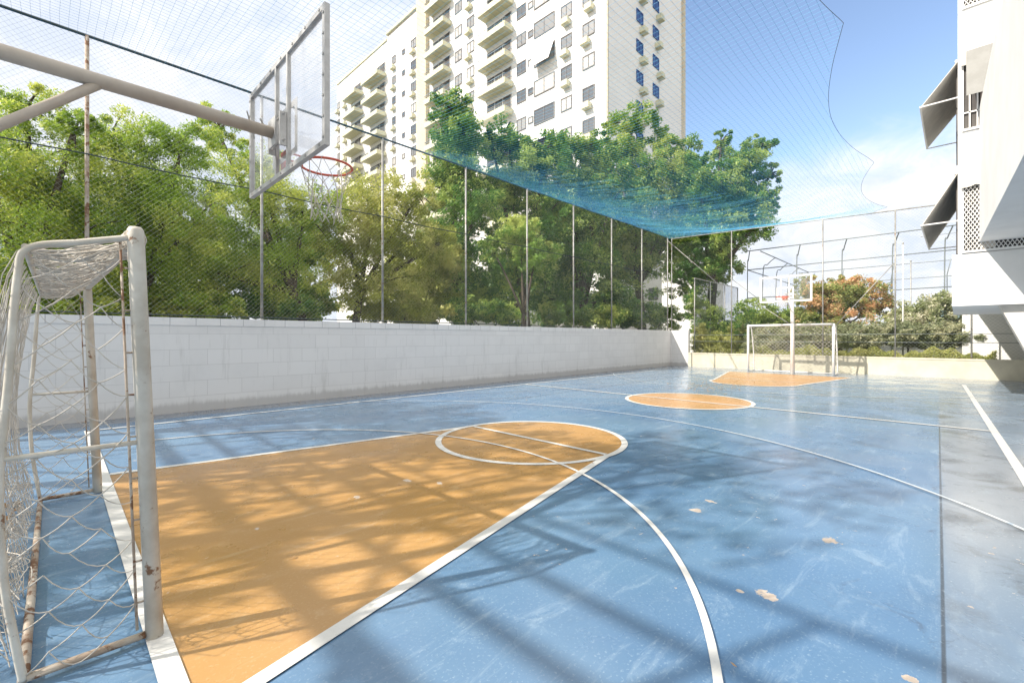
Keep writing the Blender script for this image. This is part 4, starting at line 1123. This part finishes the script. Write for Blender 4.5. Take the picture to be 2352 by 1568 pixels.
# ------------------------------------------------------------------ world, sun, camera
SUN_AZ = R(157); SUN_EL = R(38)
wd = bpy.data.worlds.new('World'); scene.world = wd; wd.use_nodes = True
nt = wd.node_tree; nt.nodes.clear(); q = N(nt)
sky = q.n('ShaderNodeTexSky', sky_type='NISHITA'); sky.sun_disc = False
sky.sun_elevation = SUN_EL; sky.sun_rotation = math.pi/2 - SUN_AZ
sky.air_density = 1.0; sky.dust_density = 0.6; sky.ozone_density = 2.0
tc = q.n('ShaderNodeTexCoord').outputs['Generated']
X, Y, Zc = q.sep(tc)
zz = q.math('MAXIMUM', Zc, 0.03)
pl = q.comb(q.math('DIVIDE', X, q.math('ADD', zz, .35)), q.math('DIVIDE', Y, q.math('ADD', zz, .35)), 0.0)
nz = q.noise(pl, 1.6, 9.0, 0.6, 0.5)
nz2 = q.noise(pl, 5.0, 8.0, 0.65, 0.8)
# more cloud to the left of the court and low over the horizon
left = q.ramp(q.math('SUBTRACT', Y, q.math('MULTIPLY', X, .80)), -0.16, 0.22)
low = q.math('SUBTRACT', 1.0, q.ramp(Zc, 0.24, 0.45))
behind = q.math('SUBTRACT', 1.0, q.ramp(q.math('ADD', q.math('MULTIPLY', X, .7), q.math('MULTIPLY', Y, .7)), -0.25, 0.1))
over = q.ramp(Zc, 0.62, 0.8)  # unseen cloud behind and overhead, added as bright neutral fill light
cov = q.math('MAXIMUM', q.math('MULTIPLY', left, .95), q.math('MULTIPLY', low, .85))
cov = q.math('MAXIMUM', cov, q.math('MAXIMUM', behind, over))
cl = q.math('ADD', q.math('MULTIPLY', q.math('SUBTRACT', nz, .5), .9), q.math('MULTIPLY', q.math('SUBTRACT', nz2, .5), .5))
cm = q.ramp(q.math('ADD', cl, cov), .30, .85)
cloudc = q.mix(q.ramp(nz2, .3, .7), (4.9, 5.4, 6.4), (6.7, 6.8, 7.0))
cloudc = q.mix(q.math('MAXIMUM', behind, over), cloudc, (8.3, 8.3, 8.2))
skyc = q.n('ShaderNodeMix', data_type='RGBA', blend_type='MULTIPLY'); skyc.inputs[0].default_value = 1
q.l(sky.outputs[0], skyc.inputs[6]); skyc.inputs[7].default_value = (1.9, 1.75, 1.66, 1)
mixc = q.mix(cm, skyc.outputs[2], cloudc)
bg = q.n('ShaderNodeBackground'); q.l(mixc, bg.inputs[0]); bg.inputs[1].default_value = 0.10
ow = q.n('ShaderNodeOutputWorld'); q.l(bg.outputs[0], ow.inputs[0])

sl = bpy.data.lights.new('sun', 'SUN'); sl.energy = 4.2; sl.angle = R(0.6); sl.color = (1.0, 0.93, 0.83)
so = bpy.data.objects.new('sun', sl); col.objects.link(so)
d = Vector((math.cos(SUN_AZ)*math.cos(SUN_EL), math.sin(SUN_AZ)*math.cos(SUN_EL), math.sin(SUN_EL)))
so.rotation_euler = d.to_track_quat('Z', 'Y').to_euler(); so.location = (-30, 12, 30)

cam = bpy.data.cameras.new('camera'); co = bpy.data.objects.new('camera', cam); col.objects.link(co)
co.location = (0, 0, H); co.rotation_euler = (math.pi/2, 0, A - math.pi/2)
cam.sensor_width = 36; cam.lens = 36*F/2352; cam.shift_y = -8/2352; cam.clip_end = 3000; cam.clip_start = .05
scene.camera = co
for r_ in ROOTS:
    if '_o' in r_: del r_['_o']
vs_ = scene.view_settings; vs_.view_transform = 'Standard'; vs_.look = 'None'; vs_.exposure = 0.75; vs_.gamma = 1; vs_.use_curve_mapping = False
scene.render.engine = 'CYCLES'; scene.cycles.max_bounces = 5; scene.cycles.transparent_max_bounces = 8
